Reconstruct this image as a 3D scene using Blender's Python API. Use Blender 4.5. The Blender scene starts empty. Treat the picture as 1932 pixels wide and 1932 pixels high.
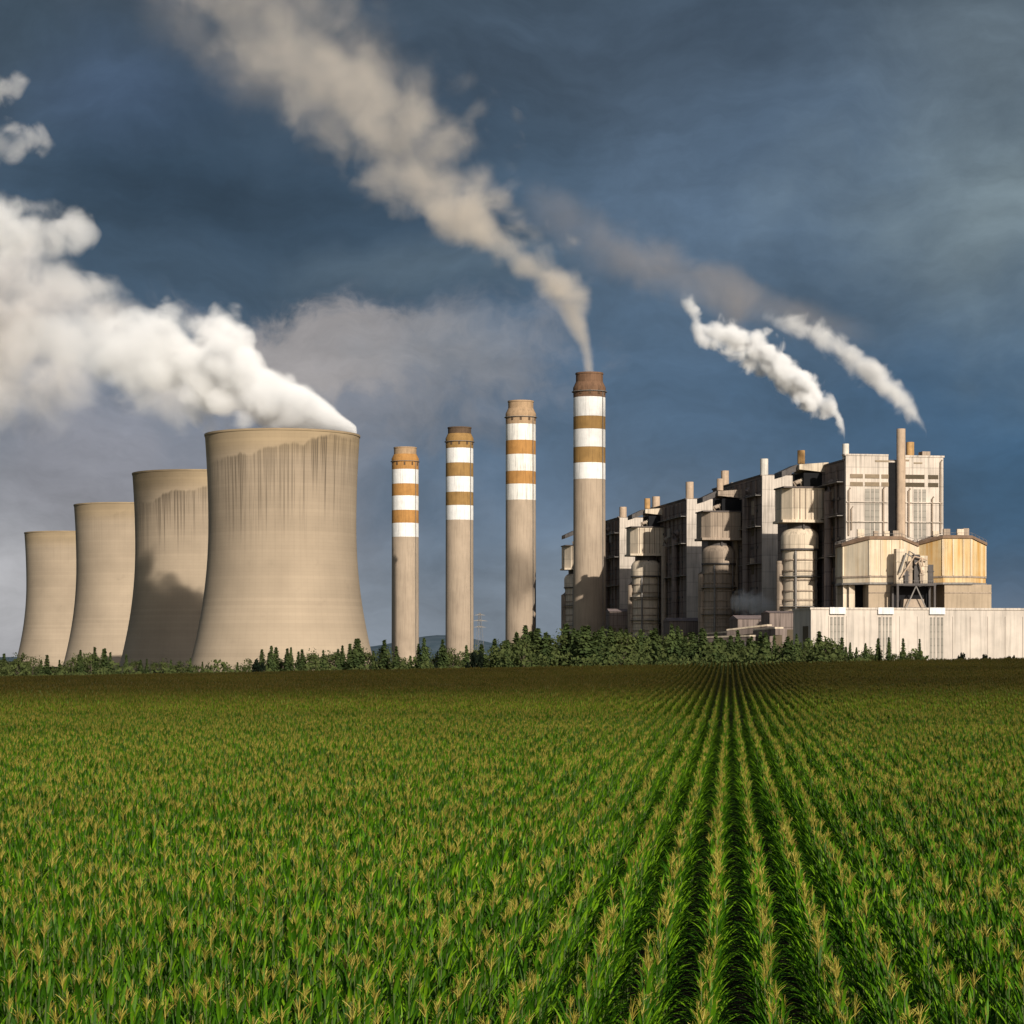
import bpy, bmesh, math, random
import numpy as np
from mathutils import Vector, Matrix

rng = random.Random(7)
R = math.radians
sc = bpy.context.scene
COL = sc.collection

# ---------------------------------------------------------------- camera
F = 4500.0            # focal length in pixels of a 1932 px wide picture
U0, V0 = 966.0, 1245.0
EYE = 5.8
cam_d = bpy.data.cameras.new('camera')
cam_d.sensor_width = 36.0
cam_d.lens = 36.0 * F / 1932.0
cam_d.shift_y = (V0 - 966.0) / 1932.0
cam_d.clip_start = 0.5
cam_d.clip_end = 60000
cam = bpy.data.objects.new('camera', cam_d)
cam.location = (0, 0, EYE)
cam.rotation_euler = (R(90), 0, 0)
COL.objects.link(cam)
sc.camera = cam

# ---------------------------------------------------------------- sun
SUN_AZ, SUN_EL = 21.5, 24.5        # degrees right of straight behind the camera, height
S = Vector((math.sin(R(SUN_AZ)) * math.cos(R(SUN_EL)), -math.cos(R(SUN_AZ)) * math.cos(R(SUN_EL)), math.sin(R(SUN_EL))))
sun_d = bpy.data.lights.new('sun', 'SUN')
sun_d.energy = 5.0
sun_d.angle = R(0.5)
sun_d.color = (1.0, 0.93, 0.83)
sun = bpy.data.objects.new('sun', sun_d)
sun.rotation_euler = S.to_track_quat('Z', 'Y').to_euler()
sun.location = (60, -60, 60)
COL.objects.link(sun)

# ---------------------------------------------------------------- exposure, render settings
sc.view_settings.view_transform = 'Standard'
sc.view_settings.look = 'None'
sc.view_settings.exposure = 0.0
sc.view_settings.gamma = 1.0
sc.view_settings.use_curve_mapping = False
cy = sc.cycles
cy.max_bounces = 10
cy.diffuse_bounces = 2
cy.glossy_bounces = 1
cy.transmission_bounces = 2
cy.transparent_max_bounces = 8
cy.volume_bounces = 6
cy.volume_step_rate = 1.0
cy.volume_max_steps = 400
cy.caustics_reflective = False
cy.caustics_refractive = False
cy.sample_clamp_indirect = 4.0
cy.use_denoising = True


def lin(r, g, b):
    f = lambda c: (c / 255) / 12.92 if c / 255 <= 0.04045 else ((c / 255 + 0.055) / 1.055) ** 2.4
    return (f(r), f(g), f(b), 1.0)


# ---------------------------------------------------------------- node helper
class NT:
    def __init__(self, tree):
        self.t = tree
        self.n = tree.nodes
        self.l = tree.links

    def new(self, kind, **kw):
        nd = self.n.new(kind)
        for k, v in kw.items():
            setattr(nd, k, v)
        return nd

    def link(self, a, b):
        self.l.new(a, b)

    def put(self, sock, v):
        if isinstance(v, bpy.types.NodeSocket):
            self.l.new(v, sock)
        elif v is not None:
            sock.default_value = v

    def math(self, op, a, b=None, c=None, clamp=False):
        nd = self.n.new('ShaderNodeMath')
        nd.operation = op
        nd.use_clamp = clamp
        self.put(nd.inputs[0], a)
        self.put(nd.inputs[1], b)
        self.put(nd.inputs[2], c)
        return nd.outputs[0]

    def vmath(self, op, a, b=None, scale=None):
        nd = self.n.new('ShaderNodeVectorMath')
        nd.operation = op
        self.put(nd.inputs[0], a)
        self.put(nd.inputs[1], b)
        if scale is not None:
            self.put(nd.inputs['Scale'], scale)
        return nd.outputs['Value'] if op in ('LENGTH', 'DOT_PRODUCT', 'DISTANCE') else nd.outputs[0]

    def mix(self, fac, a, b, blend='MIX'):
        nd = self.n.new('ShaderNodeMix')
        nd.data_type = 'RGBA'
        nd.blend_type = blend
        nd.clamp_factor = True
        self.put(nd.inputs[0], fac)
        self.put(nd.inputs[6], a)
        self.put(nd.inputs[7], b)
        return nd.outputs[2]

    def smooth(self, x, lo, hi, a=0.0, b=1.0):
        nd = self.n.new('ShaderNodeMapRange')
        nd.interpolation_type = 'SMOOTHSTEP'
        self.put(nd.inputs[0], x)
        self.put(nd.inputs[1], lo)
        self.put(nd.inputs[2], hi)
        self.put(nd.inputs[3], a)
        self.put(nd.inputs[4], b)
        return nd.outputs[0]

    def linmap(self, x, lo, hi, a=0.0, b=1.0):
        nd = self.n.new('ShaderNodeMapRange')
        self.put(nd.inputs[0], x)
        self.put(nd.inputs[1], lo)
        self.put(nd.inputs[2], hi)
        self.put(nd.inputs[3], a)
        self.put(nd.inputs[4], b)
        return nd.outputs[0]

    def noise(self, vec, scale=1.0, detail=4.0, rough=0.5, distortion=0.0, color=False):
        nd = self.n.new('ShaderNodeTexNoise')
        self.put(nd.inputs['Vector'], vec)
        nd.inputs['Scale'].default_value = scale
        nd.inputs['Detail'].default_value = detail
        nd.inputs['Roughness'].default_value = rough
        nd.inputs['Distortion'].default_value = distortion
        return nd.outputs['Color'] if color else nd.outputs['Fac']

    def ramp(self, fac, stops):
        nd = self.n.new('ShaderNodeValToRGB')
        el = nd.color_ramp.elements
        while len(el) < len(stops):
            el.new(0.5)
        for e, (p, c) in zip(el, stops):
            e.position = p
            e.color = c
        self.put(nd.inputs[0], fac)
        return nd.outputs[0]

    def curve(self, fac, pts):
        """a float curve through (0..1, 0..1) points"""
        nd = self.n.new('ShaderNodeFloatCurve')
        c = nd.mapping.curves[0]
        while len(c.points) < len(pts):
            c.points.new(0.5, 0.5)
        for p, (x, y) in zip(c.points, pts):
            p.location = (x, y)
            p.handle_type = 'AUTO'
        nd.mapping.use_clip = False
        nd.mapping.update()
        self.put(nd.inputs['Value'], fac)
        return nd.outputs[0]

    def sep(self, v):
        nd = self.n.new('ShaderNodeSeparateXYZ')
        self.put(nd.inputs[0], v)
        return nd.outputs[0], nd.outputs[1], nd.outputs[2]

    def comb(self, x, y, z):
        nd = self.n.new('ShaderNodeCombineXYZ')
        for i, q in enumerate((x, y, z)):
            self.put(nd.inputs[i], q)
        return nd.outputs[0]


# ---------------------------------------------------------------- world: clear low sun sky behind, storm cloud ahead
world = bpy.data.worlds.new('World')
sc.world = world
world.use_nodes = True
W = NT(world.node_tree)
W.n.clear()
out = W.new('ShaderNodeOutputWorld')
bg = W.new('ShaderNodeBackground')
W.link(bg.outputs[0], out.inputs[0])
sky = W.new('ShaderNodeTexSky', sky_type='NISHITA')
sky.sun_disc = False
sky.sun_elevation = R(SUN_EL)
sky.sun_rotation = R(180 - SUN_AZ)
sky.altitude = 100
sky.air_density = 1.0
sky.dust_density = 1.5
dirv = W.new('ShaderNodeTexCoord').outputs['Generated']
dx, dy, dz = W.sep(dirv)
az = W.math('ARCTAN2', dx, dy)
el = W.math('ARCSINE', dz)
q = W.comb(az, el, 0.0)
wn = W.noise(dirv, 9.0, 5.0, 0.55, color=True)
warp = W.vmath('SCALE', W.vmath('SUBTRACT', wn, (0.5, 0.5, 0.5)), scale=0.075)
qw = W.vmath('ADD', q, warp)
n_big = W.noise(dirv, 14.0, 6.0, 0.55)
n_fine = W.noise(qw, 42.0, 6.0, 0.6)


def ae(u, v):
    x, z = (u - U0) / F, (V0 - v) / F
    return math.atan(x), math.atan2(z, math.sqrt(1 + x * x))


cloud = W.ramp(W.linmap(el, -0.02, 0.30), [
    (0.0, lin(124, 130, 140)), (0.11, lin(112, 122, 136)), (0.22, lin(92, 112, 136)), (0.42, lin(74, 98, 124)),
    (0.62, lin(68, 90, 112)), (0.80, lin(66, 81, 97)), (1.0, lin(60, 74, 86))])
# (u, v, half width, half height, colour, strength, edge softness, raggedness)
BLOBS = [
    (1950, 900, 760, 470, (46, 82, 113), 0.90, 1.0, 0.4),
    (1650, 790, 520, 220, (58, 88, 118), 0.60, 1.0, 0.6),
    (1400, 340, 860, 480, (86, 106, 128), 0.95, 1.0, 0.8),
    (1980, 370, 560, 420, (116, 131, 138), 0.95, 1.0, 0.9),
    (1950, 60, 560, 240, (100, 114, 124), 0.85, 1.0, 0.9),
    (1180, 90, 700, 240, (62, 76, 91), 0.85, 1.0, 0.8),
    (1010, 290, 240, 160, (60, 78, 96), 0.7, 1.0, 0.8),
    (430, 390, 700, 340, (44, 62, 80), 1.0, 0.9, 0.8),
    (620, 545, 700, 150, (58, 76, 94), 0.85, 0.9, 0.8),
    (130, 60, 460, 200, (56, 70, 82), 0.85, 1.0, 0.8),
    (230, 190, 330, 140, (68, 86, 112), 0.6, 1.0, 0.6),
    (420, 10, 420, 120, (84, 86, 96), 0.6, 1.0, 0.7),
    (-100, 1180, 1150, 620, (178, 178, 182), 1.0, 0.9, 0.5),
    (200, 900, 760, 330, (134, 133, 142), 0.8, 0.9, 0.9),
    (720, 720, 480, 170, (134, 134, 141), 0.85, 0.8, 1.0),
    (630, 680, 290, 110, (160, 154, 153), 0.9, 0.5, 1.3),
    (860, 690, 260, 120, (132, 136, 144), 0.6, 0.8, 1.0),
    (800, 520, 380, 90, (80, 96, 110), 0.75, 0.9, 0.9),
    (1000, 1180, 900, 300, (126, 139, 153), 0.7, 1.0, 0.4),
]
for (u, v, su, sv, c, stg, e, rag) in BLOBS:
    a0, e0 = ae(u, v)
    d = W.vmath('SUBTRACT', qw, (a0, e0, 0))
    d = W.vmath('MULTIPLY', d, (F / su, F / sv, 0))
    d = W.vmath('LENGTH', d)
    nz = W.math('MULTIPLY', W.math('SUBTRACT', n_fine if e < 0.85 else n_big, 0.5), rag)
    w = W.math('ADD', W.math('SUBTRACT', 1.0, d), nz)
    w = W.smooth(w, 0.0, e, 0.0, stg)
    cloud = W.mix(w, cloud, lin(*c))
# layered storm cloud: long flat sheets and torn lumps
sheet = W.noise(W.vmath('MULTIPLY', qw, (7.0, 24.0, 1.0)), 1.0, 7.0, 0.62, 0.15)
lump = W.noise(W.vmath('MULTIPLY', qw, (16.0, 24.0, 1.0)), 1.0, 8.0, 0.64, 0.2)
mod = W.linmap(n_big, 0.25, 0.75, 0.90, 1.10)
mod = W.math('MULTIPLY', mod, W.linmap(sheet, 0.28, 0.72, 0.72, 1.26))
mod = W.math('MULTIPLY', mod, W.linmap(lump, 0.28, 0.72, 0.82, 1.17))
cloud = W.vmath('SCALE', cloud, scale=mod)
clear = W.vmath('SCALE', sky.outputs[0], scale=0.08)
cover = W.smooth(dy, -0.35, 0.35, 0.0, 0.94)
final = W.mix(cover, clear, cloud)
W.link(final, bg.inputs[0])
bg.inputs[1].default_value = 1.0


# ---------------------------------------------------------------- placing helpers
def xat(u, D):
    return (u - U0) / F * D


def zat(v, D):
    return EYE + (V0 - v) / F * D


def px(n, D):
    return n * D / F


# ---------------------------------------------------------------- object helpers
def tag(o, label, cat, group=None, kind=None):
    if label:
        o['label'] = label
    if cat:
        o['category'] = cat
    if group:
        o['group'] = group
    if kind:
        o['kind'] = kind
    return o


def empty(name, loc, rz=0.0, label=None, cat=None, group=None):
    o = bpy.data.objects.new(name, None)
    o.empty_display_size = 0.5
    o.location = loc
    o.rotation_euler = (0, 0, rz)
    COL.objects.link(o)
    return tag(o, label, cat, group)


class MB:
    """collects shapes and links them as one mesh object"""

    def __init__(self):
        self.v = []
        self.f = []

    def add(self, verts, faces):
        b = len(self.v)
        self.v += [tuple(p) for p in verts]
        self.f += [tuple(i + b for i in f) for f in faces]
        return self

    def box(self, x0, x1, y0, y1, z0, z1):
        p = [(x0, y0, z0), (x1, y0, z0), (x1, y1, z0), (x0, y1, z0), (x0, y0, z1), (x1, y0, z1), (x1, y1, z1), (x0, y1, z1)]
        return self.add(p, [(0, 3, 2, 1), (4, 5, 6, 7), (0, 1, 5, 4), (1, 2, 6, 5), (2, 3, 7, 6), (3, 0, 4, 7)])

    def hexa(self, p):
        return self.add(p, [(0, 3, 2, 1), (4, 5, 6, 7), (0, 1, 5, 4), (1, 2, 6, 5), (2, 3, 7, 6), (3, 0, 4, 7)])

    def lathe(self, prof, n=32, cx=0, cy=0, cap0=False, cap1=False, a0=0.0):
        vs, fs = [], []
        for (r, z) in prof:
            for k in range(n):
                a = a0 + 2 * math.pi * k / n
                vs.append((cx + r * math.cos(a), cy + r * math.sin(a), z))
        for i in range(len(prof) - 1):
            for k in range(n):
                k2 = (k + 1) % n
                fs.append((i * n + k, i * n + k2, (i + 1) * n + k2, (i + 1) * n + k))
        if cap0:
            fs.append(tuple(range(n - 1, -1, -1)))
        if cap1:
            fs.append(tuple((len(prof) - 1) * n + k for k in range(n)))
        return self.add(vs, fs)

    def tube(self, pts, rad, n=8):
        pts = [Vector(p) for p in pts]
        rads = rad if isinstance(rad, (list, tuple)) else [rad] * len(pts)
        vs, fs = [], []
        for i, p in enumerate(pts):
            t = (pts[min(i + 1, len(pts) - 1)] - pts[max(i - 1, 0)]).normalized()
            up = Vector((0, 0, 1)) if abs(t.z) < 0.95 else Vector((1, 0, 0))
            a = t.cross(up).normalized()
            b = a.cross(t).normalized()
            for k in range(n):
                w = 2 * math.pi * k / n
                vs.append(p + a * math.cos(w) * rads[i] + b * math.sin(w) * rads[i])
        for i in range(len(pts) - 1):
            for k in range(n):
                k2 = (k + 1) % n
                fs.append((i * n + k, i * n + k2, (i + 1) * n + k2, (i + 1) * n + k))
        fs.append(tuple(range(n - 1, -1, -1)))
        fs.append(tuple((len(pts) - 1) * n + k for k in range(n)))
        return self.add(vs, fs)

    def mesh(self, name, mat, smooth=False):
        m = bpy.data.meshes.new(name)
        m.from_pydata(self.v, [], self.f)
        m.materials.append(mat)
        if smooth:
            m.polygons.foreach_set('use_smooth', [True] * len(m.polygons))
            try:
                m.set_sharp_from_angle(angle=R(35))
            except Exception:
                pass
        m.update()
        return m

    def build(self, name, mat, parent=None, smooth=False, loc=None):
        o = bpy.data.objects.new(name, self.mesh(name, mat, smooth))
        COL.objects.link(o)
        if parent is not None:
            o.parent = parent
        if loc is not None:
            o.location = loc
        return o


# ---------------------------------------------------------------- materials
def new_mat(name):
    m = bpy.data.materials.new(name)
    m.use_nodes = True
    t = NT(m.node_tree)
    t.n.clear()
    o = t.new('ShaderNodeOutputMaterial')
    b = t.new('ShaderNodeBsdfPrincipled')
    t.link(b.outputs[0], o.inputs[0])
    b.inputs['Roughness'].default_value = 0.85
    b.inputs['Specular IOR Level'].default_value = 0.25
    return m, t, b, o


def plain(name, rgb, rough=0.8, var=0.25, scale=0.25, grime=0.5, streak=True, metal=0.0):
    """weathered painted / concrete surface: blotches plus run-down streaks"""
    m, t, b, o = new_mat(name)
    co = t.new('ShaderNodeTexCoord').outputs['Object']
    x, y, z = t.sep(co)
    n1 = t.noise(co, scale, 6, 0.6)
    f = t.linmap(n1, 0.3, 0.7, 1 - var, 1 + var)
    if streak:
        sv = t.comb(t.math('MULTIPLY', x, 0.9), t.math('MULTIPLY', y, 0.9), t.math('MULTIPLY', z, 0.05))
        n2 = t.noise(sv, 1.0, 4, 0.6)
        f = t.math('MULTIPLY', f, t.smooth(n2, 0.45, 0.72, 1.0, 1.0 - grime))
    col = t.vmath('SCALE', tuple(rgb[:3]), scale=f)
    t.link(col, b.inputs['Base Color'])
    b.inputs['Roughness'].default_value = rough
    b.inputs['Metallic'].default_value = metal
    return m


def cladding(name, rgb, rib=1.6, floor=6.5, depth=0.22, grime=0.35, rust=0.0):
    """ribbed sheet / panel wall: upright ribs and floor joints, blotches, streaks"""
    m, t, b, o = new_mat(name)
    co = t.new('ShaderNodeTexCoord').outputs['Object']
    x, y, z = t.sep(co)
    h = t.math('ADD', x, y)
    r = t.math('PINGPONG', h, rib / 2)
    line = t.smooth(r, 0.0, rib * 0.16, 1.0 - depth, 1.0)
    fz = t.math('PINGPONG', z, floor / 2)
    line2 = t.smooth(fz, 0.0, 0.45, 1.0 - depth * 1.3, 1.0)
    pan = t.comb(t.math('FLOOR', t.math('DIVIDE', h, rib * 4)), 0.0, t.math('FLOOR', t.math('DIVIDE', z, floor)))
    wn_ = t.new('ShaderNodeTexWhiteNoise', noise_dimensions='3D')
    t.link(pan, wn_.inputs[0])
    pv = t.linmap(wn_.outputs[0], 0, 1, 0.90, 1.08)
    n1 = t.noise(co, 0.09, 6, 0.6)
    sv = t.comb(t.math('MULTIPLY', x, 0.7), t.math('MULTIPLY', y, 0.7), t.math('MULTIPLY', z, 0.03))
    n2 = t.noise(sv, 1.0, 4, 0.6)
    f = t.math('MULTIPLY', t.linmap(n1, 0.3, 0.7, 0.84, 1.12), t.smooth(n2, 0.45, 0.75, 1.0, 1.0 - grime))
    f = t.math('MULTIPLY', t.math('MULTIPLY', f, pv), t.math('MULTIPLY', line, line2))
    col = t.vmath('SCALE', tuple(rgb[:3]), scale=f)
    if rust > 0:
        n3 = t.noise(sv, 0.55, 5, 0.6)
        n4 = t.noise(co, 0.06, 3, 0.5)
        w = t.math('MULTIPLY', t.smooth(n3, 0.42, 0.66, 0, rust), t.smooth(n4, 0.35, 0.6, 0.15, 1.0))
        col = t.mix(w, col, (0.50, 0.27, 0.07, 1))
    t.link(col, b.inputs['Base Color'])
    return m


def tower_mat(name, H, Rr, seed, soot, z_soot0, z_soot1):
    """concrete shell: lift joints, panel grid, soot streaks running down from below the rim"""
    m, t, b, o = new_mat(name)
    co = t.new('ShaderNodeTexCoord').outputs['Object']
    x, y, z = t.sep(co)
    th = t.math('ARCTAN2', x, t.math('MULTIPLY', y, -1.0))     # 0 towards the camera
    arc = t.math('MULTIPLY', th, Rr)
    n1 = t.noise(t.vmath('ADD', co, (seed * 37.0, 0, 0)), 0.035, 6, 0.6)
    f = t.linmap(n1, 0.3, 0.7, 0.90, 1.10)
    zz = t.math('PINGPONG', z, 0.9)
    f = t.math('MULTIPLY', f, t.smooth(zz, 0.0, 0.30, 0.955, 1.0))
    aa = t.math('PINGPONG', arc, 1.6)
    f = t.math('MULTIPLY', f, t.smooth(aa, 0.0, 0.4, 0.965, 1.0))
    lift = t.new('ShaderNodeTexWhiteNoise', noise_dimensions='1D')
    t.link(t.math('FLOOR', t.math('DIVIDE', z, 1.8)), lift.inputs['W'])
    f = t.math('MULTIPLY', f, t.linmap(lift.outputs[0], 0, 1, 0.95, 1.04))
    lowf = t.noise(t.comb(t.math('MULTIPLY', arc, 0.02), seed * 9.1, t.math('MULTIPLY', z, 0.012)), 1.0, 3, 0.5)
    f = t.math('MULTIPLY', f, t.linmap(lowf, 0.3, 0.7, 0.90, 1.10))
    base = t.vmath('SCALE', (0.36, 0.285, 0.205), scale=f)
    # warmer band at the top
    zr = t.math('DIVIDE', z, H)
    base = t.mix(t.smooth(zr, 0.85, 0.97, 0.0, 0.55), base, t.vmath('SCALE', (0.31, 0.225, 0.12), scale=f))
    rimn = t.noise(t.comb(t.math('MULTIPLY', arc, 0.05), seed * 3.3, 0), 1.0, 4, 0.6)
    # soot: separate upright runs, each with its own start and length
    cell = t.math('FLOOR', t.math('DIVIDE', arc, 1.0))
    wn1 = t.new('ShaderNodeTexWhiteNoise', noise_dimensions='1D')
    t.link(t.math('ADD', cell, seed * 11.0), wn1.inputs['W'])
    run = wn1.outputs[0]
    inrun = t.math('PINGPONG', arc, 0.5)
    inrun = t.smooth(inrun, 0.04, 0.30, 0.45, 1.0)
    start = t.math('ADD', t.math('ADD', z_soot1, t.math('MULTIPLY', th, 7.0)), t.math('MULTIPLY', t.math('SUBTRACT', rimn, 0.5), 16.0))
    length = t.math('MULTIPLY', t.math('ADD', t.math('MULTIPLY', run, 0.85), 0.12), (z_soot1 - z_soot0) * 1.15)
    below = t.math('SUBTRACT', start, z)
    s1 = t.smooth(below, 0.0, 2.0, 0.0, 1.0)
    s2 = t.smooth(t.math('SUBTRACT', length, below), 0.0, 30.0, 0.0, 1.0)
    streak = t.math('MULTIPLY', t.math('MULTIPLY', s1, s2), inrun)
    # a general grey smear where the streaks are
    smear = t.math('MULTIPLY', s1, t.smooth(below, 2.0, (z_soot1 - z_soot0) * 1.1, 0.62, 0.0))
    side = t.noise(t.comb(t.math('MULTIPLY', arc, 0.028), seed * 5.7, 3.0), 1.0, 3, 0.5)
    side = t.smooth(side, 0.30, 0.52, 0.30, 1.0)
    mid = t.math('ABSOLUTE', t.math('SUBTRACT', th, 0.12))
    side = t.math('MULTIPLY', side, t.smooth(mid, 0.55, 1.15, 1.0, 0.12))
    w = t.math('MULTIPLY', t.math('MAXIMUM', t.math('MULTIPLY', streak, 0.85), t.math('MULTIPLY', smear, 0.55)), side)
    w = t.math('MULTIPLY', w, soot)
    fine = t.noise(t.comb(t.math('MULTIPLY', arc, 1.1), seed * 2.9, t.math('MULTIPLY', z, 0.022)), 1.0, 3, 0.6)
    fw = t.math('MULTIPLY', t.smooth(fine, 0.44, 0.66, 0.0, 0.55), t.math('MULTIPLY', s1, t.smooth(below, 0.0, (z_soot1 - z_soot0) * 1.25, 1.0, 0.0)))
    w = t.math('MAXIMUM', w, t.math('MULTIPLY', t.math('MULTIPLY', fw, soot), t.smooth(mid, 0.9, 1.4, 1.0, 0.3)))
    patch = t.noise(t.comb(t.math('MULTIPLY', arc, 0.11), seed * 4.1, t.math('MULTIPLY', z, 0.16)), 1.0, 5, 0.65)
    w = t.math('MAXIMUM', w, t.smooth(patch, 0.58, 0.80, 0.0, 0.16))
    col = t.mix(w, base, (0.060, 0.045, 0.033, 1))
    t.link(col, b.inputs['Base Color'])
    b.inputs['Roughness'].default_value = 0.95
    b.inputs['Specular IOR Level'].default_value = 0.1
    return m


M = {}
M['concrete'] = plain('chimney_concrete', (0.38, 0.295, 0.215), 0.92, 0.14, 0.05, 0.22)
M['white_paint'] = plain('white_band_paint', (0.80, 0.775, 0.735), 0.7, 0.09, 0.3, 0.26)
M['white_paint_stained'] = plain('stained_white_paint', (0.80, 0.76, 0.69), 0.7, 0.08, 0.3, 0.42)
M['ochre'] = plain('ochre_band_paint', (0.41, 0.205, 0.062), 0.8, 0.14, 0.2, 0.25)
M['ochre_dull'] = plain('dull_ochre_band_paint', (0.30, 0.175, 0.060), 0.8, 0.16, 0.2, 0.25)
M['brown_top'] = plain('sooty_brown_top', (0.17, 0.095, 0.055), 0.9, 0.2, 0.3, 0.35)
M['tan_top'] = plain('faded_tan_top', (0.38, 0.255, 0.15), 0.9, 0.15, 0.3, 0.3)
M['soot'] = plain('soot_stained_concrete', (0.105, 0.068, 0.042), 0.95, 0.25, 0.3, 0.3)
M['steel'] = plain('grey_steel', (0.22, 0.20, 0.18), 0.6, 0.2, 0.5, 0.3)
M['dark_steel'] = plain('dark_steel', (0.075, 0.065, 0.060), 0.6, 0.25, 0.5, 0.3)
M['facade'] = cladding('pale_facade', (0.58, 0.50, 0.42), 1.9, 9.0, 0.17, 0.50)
M['side_wall'] = cladding('shade_dark_side_wall', (0.22, 0.170, 0.145), 2.6, 7.0, 0.35, 0.6)  # base darkened to paint shade on the flanks; streaks are grime
M['roofing'] = plain('dark_roofing', (0.115, 0.095, 0.085), 0.9, 0.25, 0.1, 0.2, streak=False)
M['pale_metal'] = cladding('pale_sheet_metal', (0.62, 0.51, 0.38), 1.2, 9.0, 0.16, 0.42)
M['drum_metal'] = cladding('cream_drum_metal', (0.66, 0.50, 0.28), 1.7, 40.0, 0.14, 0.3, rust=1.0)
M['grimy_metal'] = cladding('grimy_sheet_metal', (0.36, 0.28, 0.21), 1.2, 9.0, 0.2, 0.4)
M['louvre_dark'] = plain('dark_louvre', (0.105, 0.080, 0.050), 0.8, 0.15, 0.4, 0.1, streak=False)
M['louvre_tan'] = plain('tan_louvre', (0.28, 0.215, 0.145), 0.8, 0.15, 0.4, 0.1, streak=False)
M['glass'] = cladding('dusty_glazing', (0.31, 0.28, 0.235), 30.0, 3.0, 0.2, 0.2)
M['white_wall'] = cladding('white_hall_wall', (0.57, 0.495, 0.42), 6.0, 50.0, 0.04, 0.30)
M['white_cap'] = plain('bright_white_cap', (0.72, 0.70, 0.67), 0.6, 0.10, 0.3, 0.35)
M['shade_black'] = plain('painted_shade_black', (0.008, 0.008, 0.009), 0.9, 0.2, 0.3, 0.1, streak=False)  # near-black colour that stands in for shade in slots and gaps
M['stack'] = plain('roof_stack_paint', (0.46, 0.34, 0.24), 0.8, 0.12, 0.4, 0.3)
M['stack_orange'] = plain('rusty_roof_stack', (0.46, 0.27, 0.11), 0.8, 0.2, 0.4, 0.4)
M['stack_white'] = plain('white_roof_stack', (0.60, 0.55, 0.48), 0.8, 0.12, 0.4, 0.3)
M['bare_earth'] = plain('spoil_heap', (0.36, 0.28, 0.21), 0.95, 0.2, 0.3, 0.1, streak=False)


# ---------------------------------------------------------------- terrain
FIELD_END = 450.0


def H(x, y):
    xs = max(-160.0, min(220.0, x))
    s = max(0.0, min(1.0, (y - 60.0) / 390.0)) ** 2
    h = (2.35 + 0.019 * xs) * s
    if y > 458:
        t = min(1.0, (y - 458) / 110.0)
        h *= 1 - t * t * (3 - 2 * t)
    return h


def make_ground():
    ys = [-400, -200, -100, -50] + list(range(0, 60, 20)) + list(range(60, 470, 10)) + list(range(470, 600, 10)) + [620, 700, 800, 1000, 1300, 1700, 2300, 3200, 5000, 8000, 14000, 30000]
    xs = [-16000, -8000, -4000, -2000, -1000, -600, -400] + list(range(-300, 301, 20)) + [400, 600, 1000, 2000, 4000, 8000, 16000]
    vs = [(x, y, H(x, y)) for y in ys for x in xs]
    nx = len(xs)
    fs = [(j * nx + i, j * nx + i + 1, (j + 1) * nx + i + 1, (j + 1) * nx + i) for j in range(len(ys) - 1) for i in range(nx - 1)]
    m, t, b, o = new_mat('ground_soil_and_grass')
    co = t.new('ShaderNodeTexCoord').outputs['Object']
    x, y, z = t.sep(co)
    n1 = t.noise(co, 0.6, 6, 0.65)
    n2 = t.noise(co, 0.02, 5, 0.6)
    soil = t.mix(t.smooth(n1, 0.35, 0.65), (0.014, 0.011, 0.008, 1), (0.030, 0.023, 0.016, 1))
    grass = t.mix(t.smooth(n1, 0.3, 0.7), (0.030, 0.040, 0.014, 1), (0.065, 0.075, 0.028, 1))
    grass = t.mix(t.smooth(n2, 0.4, 0.65, 0, 0.7), grass, (0.10, 0.085, 0.05, 1))
    yy = t.math('ADD', y, t.math('MULTIPLY', t.math('SUBTRACT', n1, 0.5), 10.0))
    col = t.mix(t.smooth(yy, FIELD_END - 2, FIELD_END + 6), soil, grass)
    t.link(col, b.inputs['Base Color'])
    b.inputs['Roughness'].default_value = 1.0
    b.inputs['Specular IOR Level'].default_value = 0.05
    mb = MB().add(vs, fs)
    g = mb.build('ground', m, smooth=False)
    g.data.polygons.foreach_set('use_smooth', [True] * len(g.data.polygons))
    g['kind'] = 'structure'
    return g


make_ground()


def make_hills():
    m, t, b, o = new_mat('hazed_wooded_hills')
    co = t.new('ShaderNodeTexCoord').outputs['Object']
    n1 = t.noise(co, 0.01, 6, 0.6)
    col = t.mix(t.smooth(n1, 0.35, 0.65), (0.045, 0.075, 0.095, 1), (0.075, 0.105, 0.13, 1))  # distance haze mixed into the woodland colour as blue
    t.link(col, b.inputs['Base Color'])
    vs, fs = [], []
    n = 160
    r2 = random.Random(3)
    ph = [r2.uniform(0, 6.28) for _ in range(6)]
    for i in range(n + 1):
        x = -4200 + 8400 * i / n
        h = 34 + 15 * math.sin(x / 900 + ph[0]) + 9 * math.sin(x / 370 + ph[1]) + 4 * math.sin(x / 150 + ph[2])
        h += 58 * math.exp(-((x + 300) / 240) ** 2)
        h = max(8, h)
        for (yy, k) in ((9300, 0.0), (9650, 0.62), (10000, 1.0), (10500, 0.6), (11000, 0.0)):
            vs.append((x, yy + 60 * math.sin(x / 200 + yy), h * k - 1))
    for i in range(n):
        for k in range(4):
            a = i * 5 + k
            fs.append((a, a + 5, a + 6, a + 1))
    o = MB().add(vs, fs).build('hills', m, smooth=True)
    o['kind'] = 'structure'


make_hills()

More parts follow.
